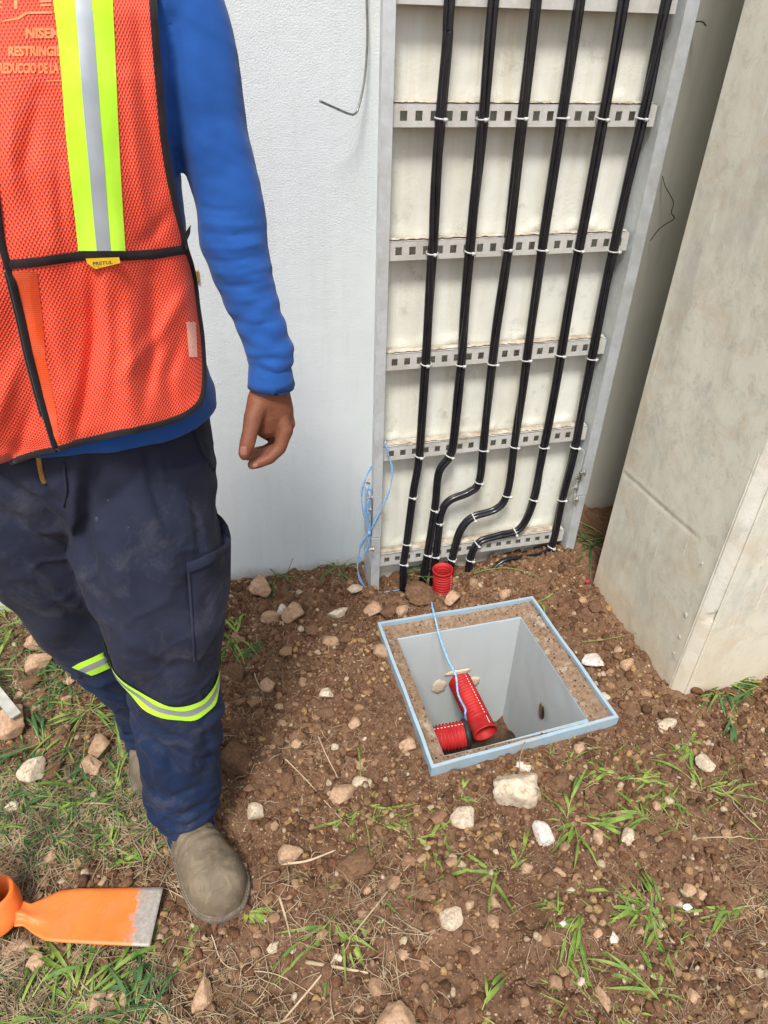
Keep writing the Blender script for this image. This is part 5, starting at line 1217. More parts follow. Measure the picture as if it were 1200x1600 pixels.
for k_, r_, inn in [(0, .048, 0), (.1, .050, 0), (.45, .046, 0), (.85, .037, 0), (.97, .034, 0), (1.0, .031, 0), (.97, .0280, 0), (.5, .026, 0), (0, .026, 0)]:
    for k in range(n):
        a = 2 * math.pi * k / n; V.append(cbot + axd * k_ + np.array([math.cos(a) * r_, math.sin(a) * r_ * 1.0, 0])); U.append((0.2, 0.3))
m_ = 9; F = [(i * n + k, i * n + (k + 1) % n, (i + 1) * n + (k + 1) % n, (i + 1) * n + k) for i in range(m_ - 1) for k in range(n)]
build('socket', V, F, MT['hoe'], hoe, U)
hb = cbot + axd * 0.02; ht_ = np.array([HC[0], HC[1], 0.93]); 
V, F, U = tube([hb, hb + (ht_ - hb) * 0.5, ht_, ht_ + (ht_ - hb) * 0.28], [.0235, .0175, .0160, .0175], 24); build('handle', V, F, MT['wood'], hoe, U)
# ================================================================ STONES
def ico(sub):
    import bmesh
    bm = bmesh.new(); bmesh.ops.create_icosphere(bm, subdivisions=sub, radius=1.0); V = np.array([v.co[:] for v in bm.verts]); F = np.array([[v.index for v in f.verts] for f in bm.faces]); bm.free(); return V, F
I1_, I2_, I3_ = ico(1), ico(2), ico(4)
def rock_verts(V, seed, cuts=9, rough=0.06):
    rs = np.random.RandomState(seed); V = V.copy()
    for _ in range(cuts):
        n = rs.randn(3); n /= np.linalg.norm(n); d = rs.uniform(0.48, 0.84); s = V @ n; m = s > d; V[m] -= np.outer(s[m] - d, n) * 0.92
    q = fbm(V[:, 0] * 2.1 + seed, V[:, 1] * 2.1 + V[:, 2] * 1.7, 4) * rough * 2.2 + fbm(V[:, 0] * 8 + seed, V[:, 2] * 8 + V[:, 1] * 5, 3) * rough * 0.7
    r = np.linalg.norm(V, axis=1)[:, None]; V = V * (1 + q[:, None]); return V / np.abs(V).max(0)
def rock_mesh(seed, m, sub=I3_, cuts=9, rough=0.06):
    me = bpy.data.meshes.new('stone'); V = rock_verts(sub[0], seed, cuts, rough); me.from_pydata(V.tolist(), [], sub[1].tolist()); me.update(); me.polygons.foreach_set('use_smooth', [True] * len(me.polygons)); me.materials.append(m); return me
RM = {}
for mn in ('stone_brown', 'stone_tan', 'stone_cream', 'stone_white', 'clod'): RM[mn] = [rock_mesh(i * 7 + len(mn), MT[mn], I3_, 11 if mn != 'clod' else 5, 0.05 if mn != 'clod' else 0.10) for i in range(5)]
def stone(px, py, w, h, mn, label, group=None, cat='stone', sink=0.25, seed=None, name='stone', rot=None, flat=1.0):
    rs = random.Random(seed if seed is not None else px * 31 + py); g0 = onz(px, py, 0.01); 
    for _ in range(3): zg = float(hgt(g0[0], g0[1])); g0 = onz(px, py, zg + 0.01)
    c = MC @ (g0 - CAM); s = c[2] / FPX; a = w * s / 2 * 1.06; b = h * s / 2
    hgt_ = min(a, max(b, a * 0.55)) * 0.88 * flat; ry = max(b * 1.15, a * 0.5)
    o = bpy.data.objects.new(name, RM[mn][rs.randrange(5)]); COL.objects.link(o); o.location = (g0[0], g0[1], zg + hgt_ * (1 - 2 * sink) * 0.9)
    o.rotation_euler = (rs.uniform(-.25, .25), rs.uniform(-.25, .25), rot if rot is not None else rs.uniform(-.4, .4) - 0.25); o.scale = (a, ry, hgt_)
    tag(o, label, cat, group); return o
NAMED = [
 (803, 1243, 84, 56, 'stone_cream', 'biggest whitish limestone rock, below the near edge of the pit frame', 0.2), (725, 1278, 40, 38, 'stone_cream', 'pale angular stone just left below the biggest whitish rock', 0.25),
 (849, 1305, 28, 42, 'stone_white', 'narrow upright white stone just right below the biggest whitish rock', 0.25), (872, 1222, 36, 30, 'clod', 'squarish brown stone right beside the biggest whitish rock', 0.25),
 (815, 1197, 32, 18, 'stone_white', 'flat greyish white stone touching the near edge of the pit frame', 0.4), (553, 1350, 64, 46, 'clod', 'largest brown clod of earth in the middle foreground', 0.3),
 (536, 1238, 44, 30, 'stone_tan', 'flat tan stone under the long grass blades in the middle foreground', 0.35), (454, 1332, 38, 32, 'stone_tan', 'tan rough stone a hand width right of the front boot toe', 0.35),
 (406, 922, 38, 40, 'stone_tan', 'large rounded tan rock closest to the worker at the wall\'s foot', 0.15), (457, 961, 36, 36, 'stone_tan', 'angular orange tan rock in the row below the white wall', 0.15),
 (420, 963, 32, 24, 'stone_tan', 'orange tan stone left of the angular rock below the white wall', 0.2), (440, 952, 13, 20, 'stone_white', 'small grey stone squeezed between two orange tan rocks', 0.2),
 (528, 957, 32, 18, 'stone_cream', 'flat pale stone lying alone below the white wall', 0.3), (515, 999, 30, 20, 'stone_tan', 'wedge shaped tan stone between two brown rounded ones left of the pit', 0.25),
 (488, 983, 22, 20, 'clod', 'rounded brown stone left of the wedge shaped tan stone', 0.25), (540, 995, 24, 18, 'clod', 'rounded brown stone right of the wedge shaped tan stone', 0.25),
 (582, 953, 30, 26, 'stone_tan', 'orange stone touching the foot of the ladder\'s left rail', 0.15), (606, 955, 28, 22, 'clod', 'egg shaped brown stone right of the ladder\'s left rail foot', 0.2),
 (629, 954, 22, 20, 'stone_tan', 'tan stone by the pit frame\'s back left corner', 0.2), (556, 918, 26, 20, 'stone_cream', 'pale cream stone left of the ladder\'s left rail', 0.2),
 (655, 932, 46, 42, 'clod', 'large crumbly brown clod between ladder rail and red pipe stub', 0.2), (705, 937, 26, 26, 'stone_tan', 'tan stone leaning on the red pipe stub', 0.1),
 (790, 927, 20, 20, 'stone_tan', 'round speckled stone behind the pit frame', 0.3), (927, 1033, 36, 28, 'stone_white', 'bright white stone between pit frame and column', 0.2),
 (981, 1036, 24, 20, 'stone_tan', 'greyish tan stone against the column\'s foot', 0.3), (945, 1086, 17, 12, 'stone_cream', 'small cream stone right of the pit frame\'s right edge', 0.2),
 (1041, 1129, 42, 18, 'stone_cream', 'flat triangular pale stone just below the column\'s corner', 0.35), (930, 948, 22, 22, 'clod', 'rounded brown stone touching the column\'s back foot', 0.2),
 (60, 1003, 40, 38, 'stone_tan', 'upper of two blocky rocks stacked below the rear knee', 0.1), (62, 1036, 40, 36, 'stone_tan', 'lower of two blocky rocks stacked below the rear knee', 0.25),
 (20, 1133, 52, 52, 'stone_tan', 'big smooth tan rock under the white lath', 0.2), (30, 1087, 22, 16, 'stone_tan', 'small orange brown stone just above the white lath\'s tip', 0.2),
 (54, 1106, 22, 16, 'stone_tan', 'small orange stone right of the white lath\'s tip', 0.2), (54, 1206, 42, 42, 'stone_cream', 'pale cream rock in the grass left of the rear boot', 0.15),
 (84, 1203, 26, 32, 'clod', 'grey brown rock touching the pale cream rock in the grass', 0.2), (155, 1168, 34, 36, 'stone_tan', 'upper of two rough rocks beside the rear boot', 0.1),
 (144, 1200, 36, 36, 'stone_tan', 'lower of two rough rocks beside the rear boot', 0.2), (46, 1065, 30, 26, 'clod', 'reddish brown rock in the grass at the photo\'s left', 0.3),
 (706, 1431, 40, 36, 'stone_cream', 'cream pitted rock in the lower middle of the soil', 0.3), (705, 1383, 26, 34, 'clod', 'upright rectangular brown stone above the cream pitted rock', 0.3),
 (672, 1440, 26, 24, 'clod', 'rounded triangular brown stone left of the cream pitted rock', 0.3), (622, 1598, 84, 52, 'stone_tan', 'big flat tan rock cut by the photo\'s bottom edge', 0.45),
 (632, 1490, 24, 16, 'stone_tan', 'oval orange stone above the big flat bottom rock', 0.3), (509, 1517, 22, 26, 'clod', 'dark squarish stone left of the oval orange stone', 0.2),
 (316, 1556, 32, 46, 'stone_tan', 'large tan rock standing below the hoe\'s blade edge', 0.25), (152, 1560, 26, 34, 'stone_tan', 'leftmost of three tan stones in a row below the hoe', 0.3),
 (174, 1562, 24, 28, 'stone_tan', 'middle of three tan stones in a row below the hoe', 0.3), (196, 1560, 26, 30, 'stone_tan', 'rightmost of three tan stones in a row below the hoe', 0.3),
 (22, 1480, 56, 34, 'stone_tan', 'big tan rock under the hoe\'s neck at the left edge', 0.3), (56, 1502, 36, 34, 'stone_tan', 'rough rock just below the hoe\'s neck', 0.3),
 (108, 1535, 28, 22, 'stone_tan', 'tan stone in the grass below the hoe\'s blade', 0.3), (368, 1190, 48, 52, 'clod', 'large broken brown clod right of the front leg\'s shin', 0.3),
 (365, 1052, 34, 32, 'clod', 'brown clod right of the knee band', 0.3), (418, 1068, 24, 22, 'stone_tan', 'square flat stone right of the knee, in bare soil', 0.4),
 (398, 1269, 26, 28, 'stone_cream', 'pale pointed stone right of the front trouser hem', 0.3), (511, 1082, 24, 24, 'stone_cream', 'round yellowish pebble midway between knee and pit', 0.3),
 (508, 1112, 30, 20, 'clod', 'flat orange brown stone below the round yellowish pebble', 0.4), (447, 1218, 26, 28, 'clod', 'round brown stone half sunk in bare soil', 0.45),
 (637, 1162, 28, 26, 'stone_tan', 'grey tan stone beside the pit frame\'s left edge', 0.3), (983, 1308, 24, 28, 'stone_cream', 'small jagged cream stone in the soil right of the white stone', 0.2),
 (936, 1305, 18, 22, 'stone_tan', 'small upright brown stone between two grass tufts', 0.3), (858, 1371, 28, 24, 'clod', 'brown stone with a small yellow one at its upper right', 0.35),
 (872, 1361, 26, 14, 'stone_tan', 'flat ochre stone touching a brown one in the lower right', 0.3), (824, 1355, 18, 20, 'stone_tan', 'cube shaped ochre pebble in the lower right', 0.3),
 (1078, 1388, 22, 18, 'stone_tan', 'left stone of an ochre pair near the white scrap', 0.3), (1097, 1397, 20, 18, 'stone_tan', 'right stone of an ochre pair near the white scrap', 0.3),
 (1103, 1190, 24, 26, 'stone_cream', 'pale stone in the soil below the column\'s front grass', 0.3), (944, 1560, 20, 40, 'stone_tan', 'long upright tan stone near the photo\'s bottom right', 0.35),
 (960, 1463, 17, 16, 'stone_white', 'small white stone in the lower right soil', 0.3), (880, 1440, 13, 12, 'stone_white', 'tiny white pebble beside lime green grass stalks', 0.3),
 (562, 1224, 28, 22, 'stone_cream', 'whitish stone behind the long grass blades in the middle', 0.3), (1027, 1258, 17, 15, 'stone_tan', 'round tan pebble below the right grass tufts', 0.3),
 (610, 1490, 16, 14, 'stone_brown', 'small dark pebble left of the oval orange stone', 0.3), (1010, 1080, 20, 12, 'stone_brown', 'brown pebble at the column\'s left foot', 0.3)]
for (px, py, w, h, mn, lab, sk) in NAMED:
    o = stone(px, py, w, h, mn, lab, 'loose stones on the soil', sink=sk)
    if lab.startswith('biggest'):     # a chunky, pitted block
        o.data = rock_mesh(91, MT['stone_cream'], I3_, 5, 0.10); o.scale = (o.scale[0] * 0.92, o.scale[1] * 0.95, o.scale[0] * 0.80); o.location.z += 0.006
occ = [(px, py, max(w, h) / 2) for px, py, w, h, *_ in NAMED]
def blocked(x, y, r=0.0):
    if x > XC - 0.01 - r and 1.03 - r < y: return True
    if y > 1.79 - r and x < 0.42: return True
    if y > 1.90: return True
    if y > 1.70 - r and 0.44 < x < 1.10: return True
    c = (min(max(x, 0.39 - r), 0.93 + r), min(max(y, 0.95 - r), 1.50 + r))
    if c == (x, y) and bool(inpit(np.array(x), np.array(y), -r)): return True
    return False
small = []; rs = random.Random(11); cnt = 0; tries = 0
while cnt < 215 and tries < 6000:
    tries += 1; px = rs.uniform(-10, 1210); py = rs.uniform(900, 1605); g0 = onz(px, py, 0)
    dens = 1.0
    if px < 330 and py < 1500: dens = 0.45
    if px > 900 and py > 1100: dens = 0.65
    if 440 < px < 640 and 960 < py < 1320: dens = 1.3
    if rs.random() > dens / 1.3 or blocked(g0[0], g0[1], 0.012): continue
    w = rs.choice((9, 11, 12, 14, 15, 17, 20, 24)) * rs.uniform(0.85, 1.15)
    if any(math.hypot(px - a, py - b) < r + w * 0.6 for a, b, r in occ): continue
    if math.hypot(g0[0] + 0.16, (g0[1] - 0.88) * 0.6) < 0.09: continue
    occ.append((px, py, w / 2)); mn = rs.choice(('stone_brown',) * 6 + ('stone_tan', 'stone_tan', 'clod', 'clod', 'stone_cream')); cnt += 1
    o = stone(px, py, w, w * rs.uniform(0.7, 1.0), mn, None, None, None, sink=rs.uniform(0.15, 0.35), seed=tries, name='stone' if mn != 'clod' else 'earth_clod')
    small.append((o, px, py, w, mn))
LM = [('pit frame\'s near left corner', 673, 1213), ('pit frame\'s near right corner', 963, 1133), ('pit frame\'s back left corner', 590, 972), ('pit frame\'s back right corner', 832, 932), ('middle of the pit\'s left edge', 630, 1090), ('middle of the pit\'s right edge', 900, 1030),
 ('middle of the pit\'s near edge', 820, 1175), ('biggest whitish rock', 803, 1243), ('narrow upright white stone', 849, 1305), ('largest brown clod', 553, 1350), ('white paper scrap', 1072, 1420), ('red pipe stub', 692, 905), ('large rounded tan rock at the wall', 406, 922),
 ('front boot\'s toe', 350, 1438), ('hoe blade\'s tip', 245, 1430), ('hoe blade', 150, 1470), ('pale cream rock in the grass', 54, 1206), ('rear boot', 215, 1200), ('front knee band', 335, 1075), ('column\'s corner foot', 1060, 1085), ('two tufts below the column', 1070, 1225), ('cream pitted rock', 706, 1431),
 ('big flat bottom rock', 622, 1590), ('long upright tan stone', 944, 1560), ('photo\'s bottom right corner', 1200, 1600), ('ladder\'s right rail foot', 890, 885), ('big tan rock under the lath', 20, 1133), ('round yellowish pebble', 511, 1082), ('orange tan rocks below the wall', 440, 962), ('photo\'s bottom left corner', 0, 1600), ('level yellow stem', 1190, 1312), ('stacked blocky rocks', 60, 1020), ('tan rock below the hoe', 316, 1556), ('dark squarish stone', 509, 1517)]
DIR = ['right of', 'below and right of', 'below', 'below and left of', 'left of', 'above and left of', 'above', 'above and right of']
buck = {}
for q_ in small:
    o, px, py, w, mn = q_; nm_, lx, ly = min(LM, key=lambda l: math.hypot(px - l[1], py - l[2])); di = int(round(math.atan2(py - ly, px - lx) / (math.pi / 4))) % 8
    sz = 'tiny' if w < 12 else 'small' if w < 18 else 'thumb sized'; cw = {'stone_brown': 'brownish stone', 'stone_tan': 'tan stone', 'clod': 'brown earth lump', 'stone_cream': 'cream stone'}[mn]
    buck.setdefault((sz, cw, DIR[di], nm_), []).append((math.hypot(px - lx, py - ly), o))
RK = ['', ', second nearest', ', third nearest', ', fourth nearest', ', fifth nearest', ', sixth nearest']
for (sz, cw, dr, nm_), L_ in buck.items():
    L_.sort(key=lambda t: t[0])
    for i, (dd_, o) in enumerate(L_):
        rk = RK[i] if (i or len(L_) == 1) else ', nearest one'
        tag(o, f"{sz} {cw} {dr} the {nm_}{rk}", 'clod' if 'lump' in cw else 'stone', 'small loose stones and clods')
# gravel: crumbs and grit too many to count
def scatter(n, rmin, rmax, base, seed, mats, name, region, sinkf=0.3, power=2.2, cluster=0.0):
    rs = np.random.RandomState(seed); X = []; Y = []
    while len(X) < n:
        x = rs.uniform(region[0], region[1], n * 2); y = rs.uniform(region[2], region[3], n * 2)
        k = (fbm(x * 5 + seed, y * 5, 3) + 0.5 + cluster) > rs.rand(len(x)) * 1.1
        k &= ~inpit(x, y, -0.003); k &= ~((x > XC - 0.004) & (y > 1.034)); k &= ~((y > 1.797) & (x < 0.41)); k &= y < 1.925; k &= ~((y > 1.715) & (x > .44) & (x < 1.10))
        k &= (np.hypot((x + 0.155), (y - 0.88) * 0.5) > 0.06)
        X += x[k].tolist(); Y += y[k].tolist()
    X = np.array(X[:n]); Y = np.array(Y[:n]); Z = hgt(X, Y); r = rmin + (rmax - rmin) * rs.rand(n) ** power
    T = [rock_verts(base[0], 100 + i, 11, 0.09) for i in range(14)]; nvb = len(base[0]); ti = rs.randint(0, 14, n); allV = np.zeros((n, nvb, 3), dtype=np.float32)
    an = rs.rand(n) * 6.28; sx = rs.uniform(.7, 1.2, n); sy = rs.uniform(.7, 1.2, n); sz = rs.uniform(.5, .9, n)
    for t in range(14):
        m = ti == t; v = T[t][None] * np.stack([sx[m], sy[m], sz[m]], -1)[:, None, :]; c = np.cos(an[m])[:, None]; s = np.sin(an[m])[:, None]
        allV[m] = np.stack([v[..., 0] * c - v[..., 1] * s, v[..., 0] * s + v[..., 1] * c, v[..., 2]], -1)
    allV *= r[:, None, None]; allV += np.stack([X, Y, Z + r * (0.55 - sinkf)], -1)[:, None, :]
    F = (base[1][None] + (np.arange(n) * nvb)[:, None, None]).reshape(-1, 3); mi = np.repeat(rs.choice(len(mats), n, p=None), len(base[1]))
    o = build(name, allV.reshape(-1, 3), F, mats, None, None, False, (0.4, 1.0, 0), midx=mi); return o
GM = []
for nm, c in (('grit_brown', (0.21, 0.115, 0.068)), ('grit_reddish', (0.17, 0.085, 0.05)), ('grit_tan', (0.33, 0.21, 0.14)), ('grit_dark', (0.12, 0.066, 0.04)), ('grit_cream', (0.50, 0.40, 0.30)), ('grit_brown2', (0.25, 0.145, 0.09)), ('grit_ochre', (0.40, 0.255, 0.13))):
    GM.append(simple(nm, tuple(x * k_ for x, k_ in zip(c, (.54, .52, .47))), tuple(min(.9, x * k_) for x, k_ in zip(c, (.98, .96, .86))), 150, 0.95, 0, 500, 0.5, 0.002, spec=0.15))
mats = [GM[0], GM[0], GM[1], GM[3], GM[5], GM[2], GM[6], GM[5], GM[1], GM[1], GM[3], GM[2], GM[6], GM[4]]
o = scatter(1700, 0.006, 0.0165, I2_, 8, [GM[0], GM[1], GM[3], GM[5], GM[1]], 'earth_crumbs', (-0.75, 1.6, 0.3, 1.92), 0.45, 2.0, 0.0); tag(o, kind='stuff', label='crumbly lumps of dark brown soil too many to count', cat='soil lumps')
o = scatter(12500, 0.0026, 0.0115, I2_, 5, mats, 'gravel', (-0.75, 1.6, 0.3, 1.92), 0.3, 2.6, 0.05); tag(o, kind='stuff', label='small brown and cream gravel strewn over the soil', cat='gravel')
o = scatter(60000, 0.0010, 0.0036, I1_, 6, mats, 'soil_crumbs', (-0.72, 1.55, 0.3, 1.92), 0.2, 1.8, 0.25); tag(o, kind='stuff', label='fine crumbs of brown soil covering the ground', cat='soil crumbs')
# grit on the pit's ledge and floor belongs to the pit
rsn = np.random.RandomState(4); Vg = []; Fg = []; k = 0
Oi = inset(OUT, 0.007)
for i in range(1500):
    s = rsn.randint(4); u = rsn.rand(); v = rsn.rand() ** 1.7; a = Oi[s] + (Oi[(s + 1) % 4] - Oi[s]) * u; b = OPN[s] + (OPN[(s + 1) % 4] - OPN[s]) * u; p = a + (b - a) * v * 0.92
    r = 0.0008 + 0.0030 * rsn.rand() ** 3; q = rock_verts(I1_[0], 100 + i % 14, 4) * r + np.array([p[0], p[1], zled(p[0], p[1], v) + r * 0.3]); Vg.append(q); Fg.append(I1_[1] + k * len(I1_[0])); k += 1
o = build('grit', np.vstack(Vg), np.vstack(Fg), mats, pitr, midx=np.repeat(rsn.choice(len(mats), k), len(I1_[1]))); o['kind'] = 'stuff'

# ================================================================ GRASS AND STRAW
def blade(mb, base, az, L, w, lift, droop, twist=0.0, n=7, fold=0.25):
    base = np.array(base, float); d = np.array([math.cos(az), math.sin(az), 0]); s = np.array([-d[1], d[0], 0]); p = base.copy(); el = lift; V = []; U = []; step = L / n
    for i in range(n + 1):
        t = i / n; ww = w * (0.55 + 1.2 * t if t < 0.35 else (1 - t) ** 0.75 * 1.25) * (1 if i < n else 0.05); ww = max(ww, w * 0.04)
        up_ = np.array([-d[0] * math.sin(el), -d[1] * math.sin(el), math.cos(el)])
        tw = twist * t; s2 = s * math.cos(tw) + up_ * math.sin(tw); u2 = np.cross(d, s2)
        V += [p - s2 * ww, p - up_ * ww * fold, p + s2 * ww]; U += [(0, t), (.5, t), (1, t)]
        p = p + (d * math.cos(el) + np.array([0, 0, math.sin(el)])) * step; el -= droop / n
        g_ = 0.003
        if p[2] > 0.018 and abs(p[0] + 0.37) < 0.19 and abs(p[1] - 0.80) < 0.11:
            q_ = proj(p)
            if 10 < q_[0] < 262 and 1378 < q_[1] < 1486: p[2] = 0.018
        hh_ = hz(p[0], p[1]) + g_
        if p[2] < hh_: p[2] = hh_; el = max(el, 0.0)
    F = [(i * 3 + k, i * 3 + k + 1, (i + 1) * 3 + k + 1, (i + 1) * 3 + k) for i in range(n) for k in range(2)]; mb.add(V, F, U)
def gpt(px, py):
    g0 = onz(px, py, 0)
    for _ in range(3): g0 = onz(px, py, float(hgt(g0[0], g0[1])))
    return g0
def tuft(px, py, n, L, label, seed, mn='grass', spread=1.0, up=0.7, az0=None, w=0.0034, group='grass tufts growing in the soil', pos=None, stems=1):
    rs = random.Random(seed); g0 = gpt(px, py) if pos is None else np.array(pos); root = thing('grass_tuft', g0, label, 'grass', group)
    mb = MB(); ms = MB(); k = 0; w = w * 1.4; L = L * 1.4
    while k < n + 3:
        a = (az0 + rs.uniform(-1, 1) * spread) if az0 is not None else rs.uniform(0, 6.28); l = L * rs.uniform(.35, .9); el = up * rs.uniform(.05, .9); bend = rs.uniform(-.8, .8)
        b0 = g0 + np.array([rs.uniform(-.01, .01), rs.uniform(-.01, .01), -.002]); P = [b0]; aa = a
        for s_ in range(5): aa += bend / 5; P.append(P[-1] + np.array([math.cos(aa) * math.cos(el), math.sin(aa) * math.cos(el), math.sin(el)]) * l / 5); el -= .12; P[-1][2] = max(P[-1][2], hz(P[-1][0], P[-1][1]) + .003)
        if abs(g0[0] + 0.37) < 0.24 and abs(g0[1] - 0.80) < 0.17:
            for q_ in P: q_[2] = min(q_[2], 0.018)
        ms.tube(np.array(P), [.0013, .0013, .0012, .0011, .0009, .0006], 6)
        m_ = rs.randint(2, 4)
        for q in range(m_):
            t = (q + 1) / m_; i_ = min(5, max(1, round(t * 5))); sd_ = 1 if q % 2 else -1
            blade(mb, P[i_], aa + sd_ * rs.uniform(.1, .75) * (1 if q < m_ - 1 else .4), L * rs.uniform(.35, .85), w * rs.uniform(.65, 1.25), max(.05, el + rs.uniform(.1, .8) * up), rs.uniform(.4, 1.9), rs.uniform(-1.3, 1.3), 8); k += 1
    mb.make('blades', MT[mn], root, True); ms.make('stems', MT['greenstem'], root, True); return root
TF_ = [ # px, py, n, length, label, dark?, up, az0, spread
 (565, 1262, 9, .095, 'long bladed grass clump in the middle foreground, between boot and pit corner', 0, .6, None, 1), (645, 1310, 9, .075, 'grass clump right of the long bladed middle clump, above the upright brown stone', 0, .4, None, 1),
 (520, 1425, 8, .085, 'grass shoot with broad blades pointing down, below the largest brown clod', 0, .35, -1.9, .8), (783, 1362, 7, .07, 'star shaped grass tuft below the narrow white stone', 0, .5, None, 1),
 (755, 1590, 7, .07, 'grass shoot beside the big flat bottom rock', 0, .5, None, 1), (892, 1285, 11, .075, 'dense bright tuft right of the narrow white stone', 0, .9, None, 1),
 (975, 1215, 8, .07, 'loose grass tuft just beyond the pit frame\'s near right corner', 0, .5, None, 1), (1045, 1215, 9, .075, 'left of two tufts in the soil below the column', 0, .6, None, 1),
 (1100, 1235, 10, .075, 'right of two tufts in the soil below the column', 0, .8, None, 1), (1015, 1280, 7, .095, 'long flat blade tuft lying left to right below the two column tufts', 0, .15, 3.0, .5),
 (1020, 1420, 9, .08, 'tuft in the lower right with yellowish stalks beside the white scrap', 0, .4, None, 1), (905, 1425, 8, .075, 'pale green stalks lying flat left of the white scrap tuft', 0, .25, 3.3, .9),
 (1060, 1470, 6, .10, 'very long pale blade lying diagonally below the white scrap', 0, .1, 2.1, .25), (950, 1570, 9, .075, 'wide green clump at the bottom edge beside the long upright stone', 0, .5, None, 1),
 (1040, 1575, 9, .085, 'arching clump at the bottom edge right of the long upright stone', 0, .8, None, 1), (1165, 1412, 4, .09, 'single long green blade at the photo\'s right edge', 0, .1, 2.9, .2),
 (1130, 1072, 16, .085, 'bushy tuft against the front foot of the concrete column', 0, .7, None, 1), (1195, 1075, 8, .10, 'dark broad blades at the right edge in front of the column', 1, .5, 2.6, .6),
 (1140, 1120, 7, .07, 'small dark tuft in dry grass below the column', 1, .4, None, 1), (720, 1250, 4, .028, 'tiny green sprout above the pale angular stone', 0, 1.0, None, 1),
 (836, 940, 4, .035, 'little sprout touching the pit frame\'s back corner', 0, 1.0, None, 1), (366, 1000, 10, .085, 'tall tuft right of the thigh pocket, by the front leg', 0, 1.0, None, 1),
 (365, 1025, 12, .06, 'low leafy tuft right of the front knee', 1, .4, None, 1), (430, 905, 5, .07, 'thin tuft with dark twigs at the wall\'s foot beside the rounded rock', 1, .9, None, 1),
 (530, 888, 12, .08, 'spiky dark tuft at the wall\'s foot left of the ladder', 1, 1.0, None, 1), (620, 905, 8, .10, 'dark blades growing behind the ladder below the lowest rung', 1, 1.2, .3, 1.2),
 (945, 840, 12, .15, 'dark long bladed weed in the shaded gap behind the column', 1, 1.0, None, 1), (928, 855, 8, .10, 'low dark weed at the ladder rail\'s foot in the shaded gap', 1, .7, None, 1),
 (20, 975, 14, .085, 'bright tuft at the left edge against the wall\'s foot', 0, .8, None, 1), (75, 975, 9, .09, 'tuft between wall and blocky rocks', 0, .9, None, 1),
 (110, 1060, 14, .09, 'long bladed tuft below the stacked blocky rocks', 1, .5, None, 1), (140, 1110, 18, .09, 'thick tuft in the middle of the left grass patch', 0, .6, None, 1),
 (70, 1160, 14, .08, 'tuft between the white lath and the pale cream rock', 1, .6, None, 1), (105, 1245, 14, .095, 'tuft with one broad pale leaf below the pale cream rock', 1, .6, None, 1),
 (185, 1160, 14, .075, 'tuft left of the rear boot, behind the rough rocks', 1, .7, None, 1), (170, 1250, 12, .09, 'upright tuft in front of the rear boot', 0, 1.1, None, 1),
 (30, 1275, 14, .09, 'tuft at the left edge among dry stalks', 0, .5, None, 1), (120, 1290, 10, .08, 'yellowish tuft above the straw heap', 0, .5, None, 1),
 (125, 1570, 12, .115, 'tall shoot with pale stem below the hoe blade', 0, .8, 1.2, 1.2), (35, 1590, 16, .12, 'large bright clump in the bottom left corner', 0, .9, None, 1),
 (85, 1590, 10, .10, 'lower clump right of the bottom left corner clump', 0, .6, None, 1), (245, 1540, 8, .085, 'flat shoot right of the three tan stones below the hoe', 0, .3, None, 1),
 (205, 1595, 6, .085, 'dark upright blade at the bottom edge under the three tan stones', 1, .9, 1.7, .3), (385, 1425, 4, .04, 'small blades peeping out beside the front boot toe', 0, .4, .2, .6),
 (545, 1440, 3, .05, 'three blades left of the cream pitted rock', 0, .3, -1.4, .4), (1075, 1165, 5, .05, 'small sprigs between column foot and two tufts', 0, .5, None, 1),
 (225, 1345, 6, .06, 'few green blades poking out of the straw heap', 0, .5, None, 1), (700, 1300, 4, .04, 'short sprig right of the grass clump near the narrow stone', 0, .4, None, 1)]
for i, (px, py, n, L, lab, dk, up, az0, spd) in enumerate(TF_): tuft(px, py, n, L, lab, 300 + i, 'grass_dark' if dk else 'grass', spd, up, az0, w=0.0032 if not dk else 0.0034)
